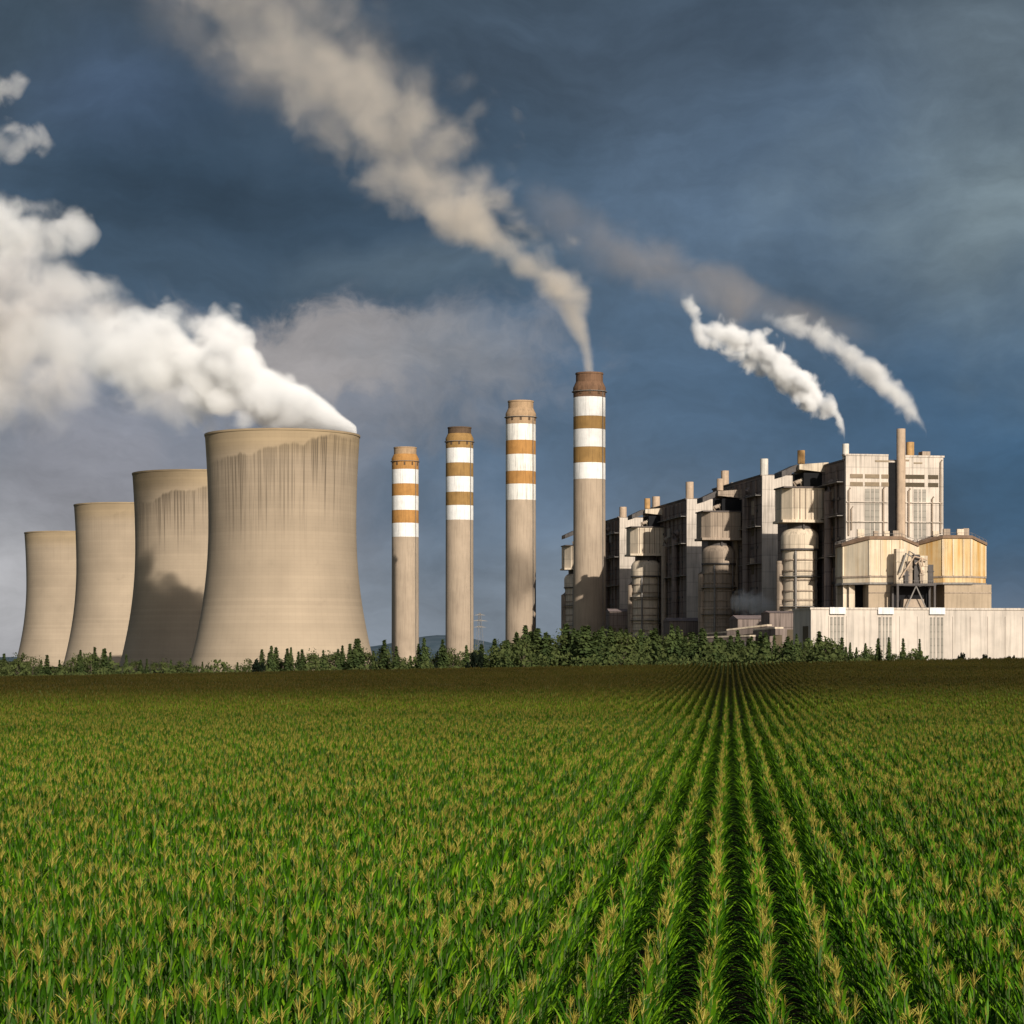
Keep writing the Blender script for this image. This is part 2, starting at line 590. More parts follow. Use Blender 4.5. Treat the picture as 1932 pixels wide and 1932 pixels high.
# ---------------------------------------------------------------- cooling towers
def cooling_tower(u, vtop, half_top_px, D, H_, label, soot, seed, z0=0.5, z1=0.92):
    x = xat(u, D)
    e = empty('cooling_tower', (x, D, 0), 0, label, 'cooling tower', 'row of cooling towers')
    Rt = px(half_top_px, D)
    # hyperboloid: throat at 0.77 of the height
    prof = []
    n = 48
    for i in range(n + 1):
        k = i / n
        z = k * H_
        zt = 0.62
        if k < zt:
            w = (zt - k) / zt
            r = 0.955 * math.sqrt(1 + 0.62 * w ** 2 * (0.80 + 0.20 * w))
        else:
            w = (k - zt) / (1 - zt)
            r = 0.955 + 0.045 * w ** 1.9
        prof.append((Rt * r, z))
    m = tower_mat('tower_concrete_%d' % seed, H_, Rt, seed, soot, H_ * z0, H_ * z1)
    inner = [(r - 0.7, z) for (r, z) in prof[::-1]]
    MB().lathe(prof + inner, 128).build('shell', m, e, smooth=True)
    rm = MB().lathe([(Rt + 0.02, H_ - 0.9), (Rt + 0.25, H_ - 0.8), (Rt + 0.28, H_ + 0.15), (Rt - 1.4, H_ + 0.15), (Rt - 1.4, H_ - 0.9), (Rt - 0.75, H_ - 0.9)], 128)
    rm.build('rim', M['tower_rim'], e, smooth=True)
    # warm-air inlet plinth
    Rb = prof[0][0]
    MB().lathe([(Rb + 2.0, -0.5), (Rb + 2.0, 2.2), (Rb + 1.2, 2.2), (Rb + 1.2, -0.5)], 96).build('basin_wall', M['concrete'], e, smooth=True)
    return e, Rt, x


M['tower_rim'] = plain('tower_rim_concrete', (0.31, 0.23, 0.14), 0.9, 0.18, 0.08, 0.2, streak=False)
TH = zat(822, 1190)
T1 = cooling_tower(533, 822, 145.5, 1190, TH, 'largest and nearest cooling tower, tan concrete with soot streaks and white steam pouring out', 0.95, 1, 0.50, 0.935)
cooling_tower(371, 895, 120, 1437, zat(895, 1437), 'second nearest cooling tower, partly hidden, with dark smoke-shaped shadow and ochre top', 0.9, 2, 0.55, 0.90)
cooling_tower(240, 954, 99, 1742, zat(954, 1742), 'third cooling tower along, plain tan concrete between the farthest and the shadowed one', 0.18, 3, 0.6, 0.95)
cooling_tower(130, 1006, 82.5, 2087, zat(1006, 2087), 'farthest and smallest cooling tower at the left end of the row', 0.10, 4, 0.6, 0.95)


# ---------------------------------------------------------------- chimneys
def chimney(u, D, wpx_top, wpx_bot, bands, label, mats):
    """bands: pixel rows (collar top, collar bottom, then edges of alternating brown / white bands)"""
    e = empty('chimney', (xat(u, D), D, 0), 0, label, 'chimney', 'row of striped chimneys')
    z = [zat(v, D) for v in bands]
    ztop = z[1]
    rt, rb = px(wpx_top / 2, D), px(wpx_bot / 2, D)
    rad = lambda zz: rb + (rt - rb) * max(0.0, min(1.0, zz / ztop))
    zlow = z[-1]
    MB().lathe([(rad(0), -0.5), (rad(zlow), zlow + 0.1)], 64, cap1=True).build('shaft', mats[2], e, smooth=True)
    for i in range(1, len(z) - 1):
        za, zb = z[i], z[i + 1]
        brown = (i % 2 == 1)
        name = 'brown_band' if brown else 'white_band'
        mat = (mats[3] if i == 1 else mats[0]) if brown else mats[1]
        prof = [(rad(zb) + 0.05, zb + 0.06), (rad(zb) + 0.06, zb + 0.12), (rad(za) + 0.06, za)]
        if i == 1:       # chamfered shoulder under the collar
            prof = [(rad(zb) + 0.05, zb + 0.06), (rad(za) + 0.3, za - 5.5), (rad(za) + 0.3, za - 4.0), (rad(za) * 0.86, za)]
        MB().lathe(prof, 64, cap1=True, cap0=True).build(name, mat, e, smooth=True)
    rc = rad(ztop) * 0.85
    MB().lathe([(rc, z[1] + 0.02), (rc, z[0] - 1.2), (rc + 0.35, z[0] - 1.1), (rc + 0.35, z[0]), (rc - 1.2, z[0]), (rc - 1.2, z[1] + 0.02)], 64).build('collar', mats[4], e, smooth=True)
    # gallery and vent openings
    zg = z[1] - 7.0
    MB().lathe([(rad(zg) + 0.25, zg), (rad(zg) + 1.3, zg), (rad(zg) + 1.3, zg + 0.35), (rad(zg) + 0.25, zg + 0.35)], 64).build('gallery', M['steel'], e)
    for k in range(-2, 3):
        a = R(-90 + 34 * k)
        r = rad(zg) + 0.32
        zv = (z[1] + z[2]) / 2 - 2
        c, s = math.cos(a), math.sin(a)
        mb = MB()
        p = []
        for (dzv) in (-1.4, 1.4):
            for (dr, dt) in ((-0.5, -0.8), (0.15, -0.8), (0.15, 0.8), (-0.5, 0.8)):
                p.append((c * (r + dr) - s * dt, s * (r + dr) + c * dt, zv + dzv))
        mb.hexa(p)
        mb.build('vent_opening', M['soot'], e)
    # ladder with hoops on the right flank
    a = R(-38)
    mb = MB()
    for dt in (-0.35, 0.35):
        pts = []
        for zz in (0.5, ztop * 0.5, zg):
            r = rad(zz) + 0.5
            pts.append((math.cos(a) * r - math.sin(a) * dt, math.sin(a) * r + math.cos(a) * dt, zz))
        mb.tube(pts, 0.12, 5)
    mb.build('ladder', M['steel'], e)
    return e


def bandv(*Y):
    return [666.2 + y * 0.3017 for y in Y]


CH = [
    (764.5, 2255, 50, 51.5, bandv(590, 634, 730, 820, 895, 985, 1065, 1152), 'leftmost and shortest striped chimney, next to the largest cooling tower',
     (M['ochre'], M['white_paint'], M['concrete'], M['ochre'], M['tan_top'])),
    (867.0, 2050, 51.5, 53, bandv(465, 506, 598, 690, 775, 872, 955, 1046), 'second striped chimney from the left, ochre top with dark collar',
     (M['ochre_dull'], M['white_paint'], M['concrete'], M['ochre_dull'], M['soot'])),
    (982.5, 1848, 56, 58, bandv(300, 348, 448, 550, 637, 742, 822, 922), 'third striped chimney from the left, faded tan top and stained white bands',
     (M['ochre'], M['white_paint_stained'], M['concrete'], M['tan_top'], M['tan_top'])),
    (1112, 1660, 60, 61, bandv(125, 182, 280, 400, 480, 592, 690, 792), 'tallest striped chimney, dark brown top, trailing tan smoke',
     (M['ochre_dull'], M['white_paint'], M['concrete'], M['brown_top'], M['brown_top'])),
]
for c in CH:
    chimney(*c)

# ---------------------------------------------------------------- power block: frame of the row (s to the right, r away along the row)
ROT = math.atan2(0.158, 0.987)
OX, OY = 161.0, 1154.0


def PL(s, r):
    return (OX + 0.987 * s - 0.158 * r, OY + 0.158 * s + 0.987 * r)


def s_at(u, r):
    """s of the point on the front plane at row depth r that stands under column u"""
    k = (u - U0) / F
    ox, oy = OX - 0.158 * r, OY + 0.987 * r
    return (k * oy - ox) / (0.987 - 0.158 * k)


def boiler_house(r, depth, W_, ztop, label, stacks, step=None):
    x, y = PL(0, r)
    e = empty('boiler_house', (x, y, 0), ROT, label, 'boiler house', 'row of boiler houses')
    # walls: shell colour darkened to paint in shade, front panel in paler cladding
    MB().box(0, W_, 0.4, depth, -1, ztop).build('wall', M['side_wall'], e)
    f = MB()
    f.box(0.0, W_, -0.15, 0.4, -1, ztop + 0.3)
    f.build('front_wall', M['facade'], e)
    MB().box(-0.5, W_ + 0.5, 0.9, depth + 0.5, ztop, ztop + 0.9).build('roof', M['roofing'], e)
    # pilasters on the dark side
    n = int(depth // 11)
    for i in range(1, n):
        yy = i * depth / n
        MB().box(-1.1, 0.002, yy - 0.7, yy + 0.7, -1, ztop - 1.5).build('pilaster', M['side_wall'], e)
    for zz in (0.42, 0.63, 0.82):
        MB().box(-0.7, 0.004, depth * 0.08, depth * 0.95, ztop * zz, ztop * zz + 1.3).build('ledge', M['dark_steel'], e)
    for (a, b_, z0, z1) in ((0.15, 0.38, 0.70, 0.78), (0.48, 0.86, 0.70, 0.78), (0.15, 0.38, 0.50, 0.57), (0.48, 0.86, 0.50, 0.57)):
        MB().box(-0.35, 0.006, depth * a, depth * b_, ztop * z0, ztop * z1).build('side_window', M['louvre_dark'], e)
    rd = random.Random(int(r) + 5)
    for i in range(3):
        yy = depth * (0.2 + 0.26 * i + rd.uniform(-0.05, 0.05))
        rr = rd.uniform(1.2, 2.2)
        zt_ = ztop * rd.uniform(0.74, 0.96)
        MB().tube([(-2.6, yy, 6), (-2.6, yy, zt_ - 5), (-1.6, yy, zt_ - 1.5), (0.3, yy, zt_)], rr, 12).build('side_duct', M['grimy_metal'] if i % 2 else M['side_wall'], e, smooth=True)
    for zz in (0.28, 0.55, 0.74, 0.90):
        g_ = MB().box(-3.4, -0.02, 1.5, depth * rd.uniform(0.3, 0.8), ztop * zz, ztop * zz + 0.35).build('walkway', M['steel'], e)
        mb = MB()
        yl = depth * 0.3
        mb.box(-3.4, -3.25, 1.5, yl, ztop * zz + 1.1, ztop * zz + 1.25)
        mb.build('railing', M['steel'], g_)
    for i in range(6):
        y0 = rd.uniform(0.05, 0.85) * depth
        z0 = rd.uniform(0.1, 0.85) * ztop
        MB().box(-rd.uniform(0.8, 2.4), -0.01, y0, y0 + rd.uniform(3, 8), z0, z0 + rd.uniform(3, 9)).build('side_casing', M[rd.choice(('grimy_metal', 'pale_metal', 'steel', 'side_wall'))], e)
    # roof-edge clutter: vents, hoists, tanks
    for i in range(7):
        y0 = rd.uniform(0.12, 0.95) * depth
        x0 = rd.uniform(1, W_ * 0.5)
        hh = rd.uniform(0.8, 2.6)
        MB().box(x0, x0 + rd.uniform(1.5, 4), y0, y0 + rd.uniform(2, 6), ztop + 0.92, ztop + 0.92 + hh).build('roof_vent', M[rd.choice(('grimy_metal', 'steel', 'roofing'))], e)
    if step:
        MB().box(3, W_, depth + 0.6, depth + step, -1, ztop - 22).build('annex', M['side_wall'], e)
    for (s, yy, h, rad, mat) in stacks:
        MB().lathe([(rad, ztop + 0.5), (rad, ztop + h), (rad * 0.7, ztop + h), (rad * 0.7, ztop + h - 1.5)], 16, s, yy).build('roof_stack', mat, e, smooth=True)
    return e


BZ = 104.6
# nearest house, with its two front blocks
h0 = boiler_house(0, 92, 49.3, BZ - 2.5, 'nearest boiler house, tall pale twin-block front with louvres and a tall central stack', [
    (-0.2 + 1.6, 3.0, 8.5, 1.6, M['stack_white']),
    (37.6, 14.0, 10.8, 2.0, M['stack_orange']),
], 40)
sL0, sL1 = 0.0, s_at(1674, 0)
sP0, sP1 = s_at(1689.5, 0), s_at(1704, 0)
W0 = 49.3
blk = MB()
blk.box(0.1, sL1, -1.6, -0.16, -1, BZ)
blk.build('front_block', M['facade'], h0)
blk = MB()
blk.box(sP1 - 3.2, W0 - 0.1, -1.6, -0.16, -1, BZ - 0.4)
blk.build('front_block', M['facade'], h0)
MB().box(sL1 + 0.02, sP0 - 0.02, -0.8, -0.17, -1, BZ - 3).build('shaft_shade_panel', M['shade_black'], h0)  # black panel paints the deep shade of the slot
pc = (sP0 + sP1) / 2 + 0.2
MB().lathe([(2.15, 52), (2.15, BZ + 13.2), (1.5, BZ + 13.2), (1.5, BZ + 11)], 20, pc, -1.9).build('tall_stack', M['stack'], h0, smooth=True)
MB().box(sP0 + 0.05, sP1 - 0.3, -1.9, -1.62, 48, BZ - 1).build('stack_casing', M['facade'], h0)
zl = lambda v: zat(v, OY)
for (ua, ub, mat) in ((1602, 1626, 'louvre_tan'), (1630, 1657, 'louvre_tan'), (1661, 1674.5, 'louvre_tan'), (1706, 1742, 'louvre_dark'), (1749, 1768, 'louvre_dark')):
    for (va, vb) in ((894.5, 902.5), (909.5, 917.5)):
        sa, sb = s_at(ua, 0), s_at(ub, 0)
        mb = MB()
        mb.box(sa, sb, -1.75, -1.61, zl(vb), zl(va))
        for k in range(4):
            zz = zl(vb) + (zl(va) - zl(vb)) * (k + 0.2) / 4
            mb.box(sa, sb, -1.95, -1.76, zz, zz + 0.18)
        mb.build('louvre', M[mat], h0)
for (ua, ub) in ((1630, 1639), (1641, 1647), (1649, 1657), (1722, 1729), (1731, 1735.5), (1738, 1745)):
    w_ = MB().box(s_at(ua, 0), s_at(ub, 0), -1.72, -1.61, zl(1016), zl(922)).build('window_strip', M['glass'], h0)
for (uu, va, vb, rr) in ((1599, 1010, 925, 0.45), (1604, 1000, 960, 0.35), (1664, 1010, 922, 0.5), (1712, 1012, 925, 0.55), (1756, 1010, 940, 0.45), (1772, 1005, 870, 0.4)):
    ss = s_at(uu, 0)
    MB().tube([(ss, -2.1, zl(va)), (ss, -2.1, zl(vb)), (ss + 0.8, -1.7, zl(vb) + 1.0)], rr, 8).build('pipe', M['grimy_metal'], h0, smooth=True)
for (ua, ub, vv) in ((1595, 1673, 948), (1706, 1776, 948), (1595, 1673, 985), (1706, 1776, 985)):
    MB().box(s_at(ua, 0), s_at(ub, 0), -2.3, -1.61, zl(vv), zl(vv) + 0.4).build('ledge', M['facade'], h0)
for (ua, ub, va, vb) in ((1649, 1676, 868, 871), (1702, 1713, 866, 869), (1722, 1738, 871, 873.5)):
    MB().box(s_at(ua, 0), s_at(ub, 0), -1.85, -1.61, zl(vb), zl(va)).build('vent_grille', M['louvre_tan'], h0)
MB().box(-0.6, sL1, -1.9, 3, BZ + 0.02, BZ + 0.8).build('parapet', M['facade'], h0)
MB().box(sP1 + 0.3, W0 + 0.4, -1.9, 3, BZ - 0.38, BZ + 0.5).build('parapet', M['facade'], h0)
# rooftop plant beside the dark corner
MB().box(40.5, 44.5, 4, 10, BZ - 1.5, BZ + 3.0).build('roof_plant', M['grimy_metal'], h0)
MB().box(8, 16, 16, 26, BZ - 1.5, BZ + 1.5).build('roof_plant', M['grimy_metal'], h0)

h1 = boiler_house(153, 112, 49.3, 106.5, 'second boiler house, its side darkened for shade behind the nearest ribbed silo', [
    (1.8, 2.2, 9.5, 2.2, M['stack_white']),
    (2.4, 92.0, 10.0, 2.3, M['stack']),
], 40)
h2 = boiler_house(332, 128, 49.3, 105.5, 'third boiler house, pale strip of its front showing beside the middle ribbed silo', [
    (2.4, 2.4, 11.0, 2.5, M['stack']),
    (2.8, 100.0, 8.5, 2.6, M['stack']),
], 40)
h3 = boiler_house(538, 150, 49.3, 106.0, 'farthest boiler house, right behind the tallest striped chimney', [
    (3.0, 2.6, 8.0, 2.6, M['stack']),
], 30)


# ---------------------------------------------------------------- ribbed silos with hopper boxes along the row
def ribbed_silo(u, D, rad, zbox0, zbox1, bw, label, dimmed=False):
    x = xat(u, D)
    e = empty('ribbed_silo', (x, D, 0), ROT, label, 'silo', 'ribbed silos along the boiler houses')
    pm = M['grimy_metal'] if dimmed else M['pale_metal']  # flag swaps in darker metal to paint shade over the silo
    zc = zbox0 - 2.6
    # hopper box: chamfered on its left
    hx = bw / 2
    mb = MB()
    prof = [(-hx, -3.0), (-hx + 4.0, -8.5), (hx, -8.5), (hx, 9), (-hx, 9)]
    n = len(prof)
    mb.add([(a, b, zbox0) for a, b in prof] + [(a, b, zbox1) for a, b in prof],
           [tuple(range(n - 1, -1, -1)), tuple(range(n, 2 * n))] + [(i, (i + 1) % n, n + (i + 1) % n, n + i) for i in range(n)])
    hop = mb.build('hopper_box', pm, e)
    rb = MB()
    for k in range(6):
        xx = -hx + 5.0 + k * (2 * hx - 6.0) / 5
        rb.box(xx - 0.22, xx + 0.22, -8.95, -8.51, zbox0 + 0.4, zbox1 - 0.4)
    rb.build('stiffener', M['grimy_metal'], hop)
    MB().box(-hx - 0.6, hx + 0.6, -9.1, 9.4, zbox1 + 0.02, zbox1 + 0.7).build('box_roof', M['roofing'], e)
    # deck ring and its gap
    MB().box(-hx - 1.2, hx + 1.2, -9.6, 9, zbox0 - 1.3, zbox0 - 0.02).build('deck', pm, e)
    MB().lathe([(rad * 0.72, zc - 2), (rad * 0.72, zbox0 - 1.32)], 24, 0, 0).build('neck', M['dark_steel'], e, smooth=True)
    MB().tube([(0, -rad * 0.78, zc - 3.5), (0, -rad * 0.78, zbox0 - 1.35)], 0.6, 8).build('feed_pipe', M['dark_steel'], e)
    # domed head
    zd0 = zc - 11.5
    MB().lathe([(rad * 1.06, zd0), (rad * 1.06, zc - 5.2), (rad * 0.98, zc - 3.4), (rad * 0.80, zc - 1.9), (rad * 0.5, zc - 1.0), (0.05, zc - 0.6)], 40, cap0=True).build('dome', pm, e, smooth=True)
    # drum with hoops; the lower half is a little slimmer on its right as in the photograph
    zr = [zd0 - 0.6]
    MB().lathe([(rad * 0.97, 20), (rad * 0.97, zd0 - 0.9)], 40, cap1=True, cap0=True).build('drum', pm, e, smooth=True)
    z = zd0 - 0.9
    k = 0
    while z > 22:
        z -= 5.4 if k % 2 else 4.6
        k += 1
        MB().lathe([(rad * 0.97 + 0.02, z - 0.5), (rad * 0.97 + 0.55, z - 0.45), (rad * 0.97 + 0.55, z + 0.25), (rad * 0.97 + 0.02, z + 0.3)], 40).build('hoop', M['grimy_metal'], e, smooth=True)
    MB().lathe([(rad * 1.1, zd0 - 0.88), (rad * 1.1, zd0 - 0.02), ], 40, cap0=True, cap1=True).build('hoop', M['dark_steel'], e, smooth=True)
    for zz in (zd0 - 14, zd0 - 29):
        pl_ = MB().lathe([(rad * 0.98, zz), (rad * 1.16, zz), (rad * 1.16, zz + 0.35), (rad * 0.98, zz + 0.35)], 32).build('platform', M['steel'], e)
        MB().lathe([(rad * 1.15, zz + 1.2), (rad * 1.16, zz + 1.2), (rad * 1.16, zz + 1.35), (rad * 1.15, zz + 1.35)], 32).build('railing', M['steel'], pl_)
    MB().box(rad * 0.70, rad * 0.735, -rad * 0.80, -rad * 0.74, 20, zc - 6).build('ladder', M['steel'], e)
    MB().tube([(-rad * 0.5, -rad * 0.95, 22), (-rad * 0.5, -rad * 0.95, zd0 - 3), (-rad * 0.45, -rad * 0.7, zd0 + 2)], 0.55, 8).build('downpipe', M['steel'], e, smooth=True)
    # side riser pipe in the shade at the left and legs
    MB().tube([(-rad * 1.05, 2.0, 8), (-rad * 1.05, 2.0, zd0 - 6), (-rad * 0.8, 2.0, zd0 - 1.5)], 2.2, 12).build('riser', M['grimy_metal'], e, smooth=True)
    for (lx, ly) in ((-0.6, -0.6), (0.6, -0.6), (-0.6, 0.6), (0.6, 0.6)):
        MB().box(lx * rad - 0.8, lx * rad + 0.8, ly * rad - 0.8, ly * rad + 0.8, -1, 20).build('leg', M['dark_steel'], e)
    # gas duct: elbow from the box top back to the boiler house
    MB().tube([(1.0, 0, zbox1 + 0.72), (1.0, 0, zbox1 + 3.4), (3.5, 1.0, zbox1 + 5.2), (9.0, 3.0, zbox1 + 5.6), (15.0, 5, zbox1 + 5.6)], [2.0, 2.0, 2.1, 2.1, 2.1], 14).build('elbow_duct', pm, e, smooth=True)
    MB().tube([(-3.6, -3.5, zbox1 + 0.72), (-3.6, -3.5, zbox1 + 2.6), (-1.0, -2.5, zbox1 + 3.6)], [1.2, 1.2, 1.2], 10).build('relief_pipe', M['grimy_metal'], e, smooth=True)
    # covered duct roof above it, reaching back to the house
    mb = MB()
    z0, z1 = zbox1 + 8.0, zbox1 + 13.2
    mb.hexa([(-1.5, -4.5, z0 + 1.5), (13.5, -4.5, z0), (13.5, 14, z0), (-1.5, 14, z0 + 1.5),
             (-1.5, -4.5, z1 - 1.2), (13.5, -4.5, z1), (13.5, 14, z1), (-1.5, 14, z1 - 1.2)])
    mb.build('duct_house', pm, e)
    MB().box(1.0, 13.2, -3.5, 13.5, zbox1 + 1.0, z0 - 0.1).build('duct_shade_block', M['shade_black'], e)  # black block painted as the shade under the duct house
    MB().hexa([(-9.5, -1.0, z1 - 7.4), (-1.6, -1.0, z1 - 4.2), (-1.6, 13, z1 - 4.2), (-9.5, 13, z1 - 7.4),
               (-9.5, -1.0, z1 - 4.6), (-1.6, -1.0, z1 - 0.9), (-1.6, 13, z1 - 0.9), (-9.5, 13, z1 - 4.6)]).build('duct_slope', M['dark_steel'], e)
    MB().lathe([(1.9, z1 - 0.5), (1.9, z1 + 6.2), (1.3, z1 + 6.2), (1.3, z1 + 5)], 14, 1.0, 1.0).build('duct_stack', M['stack_orange'] if not dimmed else M['stack'], e, smooth=True)
    return e


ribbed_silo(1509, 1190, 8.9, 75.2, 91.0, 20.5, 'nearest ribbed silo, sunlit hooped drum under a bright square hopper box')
ribbed_silo(1356, 1350, 8.9, 74.5, 89.0, 21.5, 'middle ribbed silo under a brown hopper box, metal darkened for shade', True)
ribbed_silo(1219, 1552, 9.2, 74.5, 91.5, 22.5, 'third ribbed silo, lower drum half shaded, just right of the tallest chimney')
ribbed_silo(1089, 1792, 9.2, 74.5, 91.0, 20.5, 'farthest ribbed silo, mostly hidden behind the left side of the tallest chimney')


# ---------------------------------------------------------------- two broad drums in front of the nearest house
def broad_drum(u, D, rad, label, zrim, zmid, ztopbase, rusty, bx0, bx1):
    e = empty('broad_drum', (xat(u, D), D, 0), ROT * 0.5, label, 'drum silo', 'broad drums')
    a0 = R(22.5)
    skin = M['drum_metal'] if rusty else M['drum_pale']

    def ring(rr, zz, drop):
        vs = []
        for k in range(8):
            a = a0 + k * math.pi / 4
            c = math.cos(a)
            vs.append((rr * c, rr * math.sin(a), zz - (drop if abs(c) > 0.6 else 0.0)))
        return vs
    side = [(k, (k + 1) % 8, 8 + (k + 1) % 8, 8 + k) for k in range(8)]
    bot = tuple(range(7, -1, -1))
    DROP = 2.8
    MB().add(ring(rad, zmid, 0) + ring(rad, zrim, DROP), side + [bot]).build('drum', skin, e)
    MB().add(ring(rad + 0.7, zrim + 0.03, DROP) + ring(rad + 0.7, zrim + 1.3, DROP) + ring(rad * 0.45, zrim + 2.0, 0),
             side + [tuple(i + 8 for i in f) for f in side] + [bot, tuple(16 + k for k in range(8))]).build('roof', M['rusty_roof'], e)
    MB().add(ring(rad + 0.35, zmid + 2.2, 0) + ring(rad + 0.35, zmid + 3.0, 0), side + [bot, tuple(8 + k for k in range(8))]).build('band', M['grimy_metal'], e)
    MB().add(ring(rad + 0.5, zmid - 0.9, 0) + ring(rad + 0.5, zmid - 0.02, 0), side + [bot, tuple(8 + k for k in range(8))]).build('band', M['steel'], e)
    for k in (3, 4, 5, 6):
        p0 = Vector((math.cos(a0 + k * math.pi / 4), math.sin(a0 + k * math.pi / 4), 0)) * (rad + 0.05)
        p1 = Vector((math.cos(a0 + (k + 1) * math.pi / 4), math.sin(a0 + (k + 1) * math.pi / 4), 0)) * (rad + 0.05)
        for w in ((0.02, 0.98) if k != 5 else (0.02, 0.36, 0.72, 0.98)):
            p = p0.lerp(p1, w)
            zt_ = zrim - (DROP * (1.0 if k in (3,) else (1 - w if k == 4 else (w if k == 6 else 0.0)))) - 0.3
            MB().box(p.x - 0.28, p.x + 0.28, p.y - 0.28, p.y + 0.28, zmid + 3.1, zt_).build('stiffener', M['drum_pale'], e)
    # base block and legs
    MB().box(bx0 * rad, bx1 * rad, -rad * 0.90, rad * 0.7, -1, zmid - 0.95).build('base', M['base_wall'], e)
    zq = zmid - 5.0
    MB().box(bx0 * rad + 0.01, bx1 * rad + 0.12, -rad * 0.90 - 0.14, rad * 0.7 - 0.2, zq, zq + 0.5).build('ledge', M['grimy_metal'], e)
    if bx0 < -0.36:
        for (lx, ly) in ((-0.84, -0.30), (-0.72, -0.42), (-0.84, 0.4)):
            MB().box(lx * rad - 1.3, lx * rad + 1.3, ly * rad - 1.0, ly * rad + 1.0, -1, zmid - 0.95).build('leg', M['pale_metal'], e)
        MB().box(-0.62 * rad, bx0 * rad - 0.02, -rad * 0.3, rad * 0.5, -1, zmid - 1.0).build('leg_shade_block', M['shade_black'], e)  # black block painted as shade between leg and base
    # rooftop gear and rail
    r3 = random.Random(int(u))
    for k in range(4):
        a = R(-150 + 40 * k + r3.uniform(-8, 8))
        px_, py_ = rad * 0.5 * math.cos(a), rad * 0.5 * math.sin(a)
        w_ = r3.uniform(0.8, 1.6)
        MB().box(px_ - w_, px_ + w_, py_ - 0.9, py_ + 0.9, zrim + 1.4, zrim + 3.0 + r3.uniform(0.8, 2.2)).build('roof_box', M['grimy_metal'] if k % 2 else M['pale_metal'], e)
    mb = MB()
    pr = [Vector(p) for p in ring(rad + 0.4, zrim + 1.3, DROP)]
    for k in range(8):
        a_, b_ = pr[k], pr[(k + 1) % 8]
        for j in range(4):
            p = a_.lerp(b_, j / 4)
            mb.tube([p, p + Vector((0, 0, 1.2))], 0.09, 4)
        mb.tube([a_ + Vector((0, 0, 1.2)), b_ + Vector((0, 0, 1.2))], 0.08, 4)
    mb.build('railing', M['steel'], e)
    return e


M['drum_pale'] = cladding('cream_pale_drum_metal', (0.68, 0.57, 0.42), 1.7, 40.0, 0.14, 0.2, rust=0.45)
M['rusty_roof'] = plain('rusty_drum_roof', (0.20, 0.13, 0.085), 0.85, 0.25, 0.3, 0.3, streak=False)
M['base_wall'] = plain('tan_base_wall', (0.40, 0.31, 0.215), 0.9, 0.12, 0.15, 0.2)
broad_drum(1654, 1090, px(77, 1090), 'cream octagonal drum on the left, in front of the tall twin-block boiler house', zat(1021, 1090), zat(1101, 1090), 28, False, -0.41, 0.47)
broad_drum(1789, 1106, px(70, 1106), 'rust-stained ochre octagonal drum standing at the right against the sky', zat(1019, 1106), zat(1101, 1106), 28, True, -0.34, 0.93)

# steel trestle between the drums
D_ = 1066
e = empty('steel_trestle', (xat(1727, D_), D_, 0), ROT, 'steel trestle with crossed braces in the dark gap between the octagonal drums', 'trestle')
zt0 = zat(1101, D_)
MB().box(-9.2, 9.2, -1.5, 6.5, zt0 - 1.0, zt0).build('deck', M['dark_steel'], e)
for lx in (-8.6, 8.6):
    for ly in (-1.0, 6.0):
        MB().box(lx - 0.45, lx + 0.45, ly - 0.45, ly + 0.45, -1, zt0 - 1.02).build('column', M['dark_steel'], e)
for sg in (-1, 1):
    MB().tube([(sg * 7.8, -1.0, 22), (0, -1.0, zt0 - 1.1)], 0.30, 6).build('brace', M['steel'], e)
MB().tube([(-8.1, -1.0, 29), (8.1, -1.0, 29)], 0.25, 6).build('brace', M['dark_steel'], e)
MB().box(-9.0, 9.0, 7.0, 7.6, -1, zt0 - 1.05).build('gap_shade_panel', M['shade_black'], e)  # black panel added as painted shade behind the trestle
mb = MB()
mb.add([(-8.0, 0.5, -1), (8.0, 0.5, -1), (8.0, 6.8, -1), (-8.0, 6.8, -1), (-4.6, 2, 33.0), (4.6, 2, 33.0), (4.6, 6.6, 33.0), (-4.6, 6.6, 33.0)],
       [(0, 1, 5, 4), (1, 2, 6, 5), (2, 3, 7, 6), (3, 0, 4, 7), (4, 5, 6, 7)])
mb.build('mound', M['bare_earth'], e)
# the machinery stacked on the deck
r4 = random.Random(12)
GEAR = [(-6.6, 0.5, 4.2, 15.5, 'pale_metal'), (-2.2, 1.2, 2.4, 10.0, 'grimy_metal'), (0.8, 0.2, 2.6, 13.0, 'dark_steel'),
        (4.2, 0.6, 3.4, 12.5, 'pale_metal'), (7.2, 0.2, 2.4, 8.5, 'dark_steel'), (-4.4, -0.9, 1.8, 5.5, 'dark_steel'), (2.6, -1.0, 1.6, 6.0, 'grimy_metal')]
for (gx, gy, gw, gh, gm) in GEAR:
    e2 = MB()
    e2.box(gx - gw / 2, gx + gw / 2, gy - 0.2, gy + 3.6, zt0 + 0.02, zt0 + gh)
    e2.box(gx - gw / 2 - 0.3, gx + gw / 2 + 0.3, gy - 0.5, gy + 3.9, zt0 + gh * 0.62, zt0 + gh * 0.62 + 0.5)
    e2.build('machinery_casing', M[gm], e)
for k in range(5):
    xa, xb = r4.uniform(-8, 8), r4.uniform(-8, 8)
    za, zb = zt0 + r4.uniform(2, 12), zt0 + r4.uniform(3, 14)
    MB().tube([(xa, -1.4, za), ((xa + xb) / 2, -1.6, max(za, zb) + 1.5), (xb, -1.4, zb)], 0.4, 8).build('pipe', M['steel' if k % 2 else 'stack'], e)
mb = MB()
for k in range(19):
    xx = -9 + k
    mb.tube([(xx, -1.45, zt0), (xx, -1.45, zt0 + 1.2)], 0.07, 4)
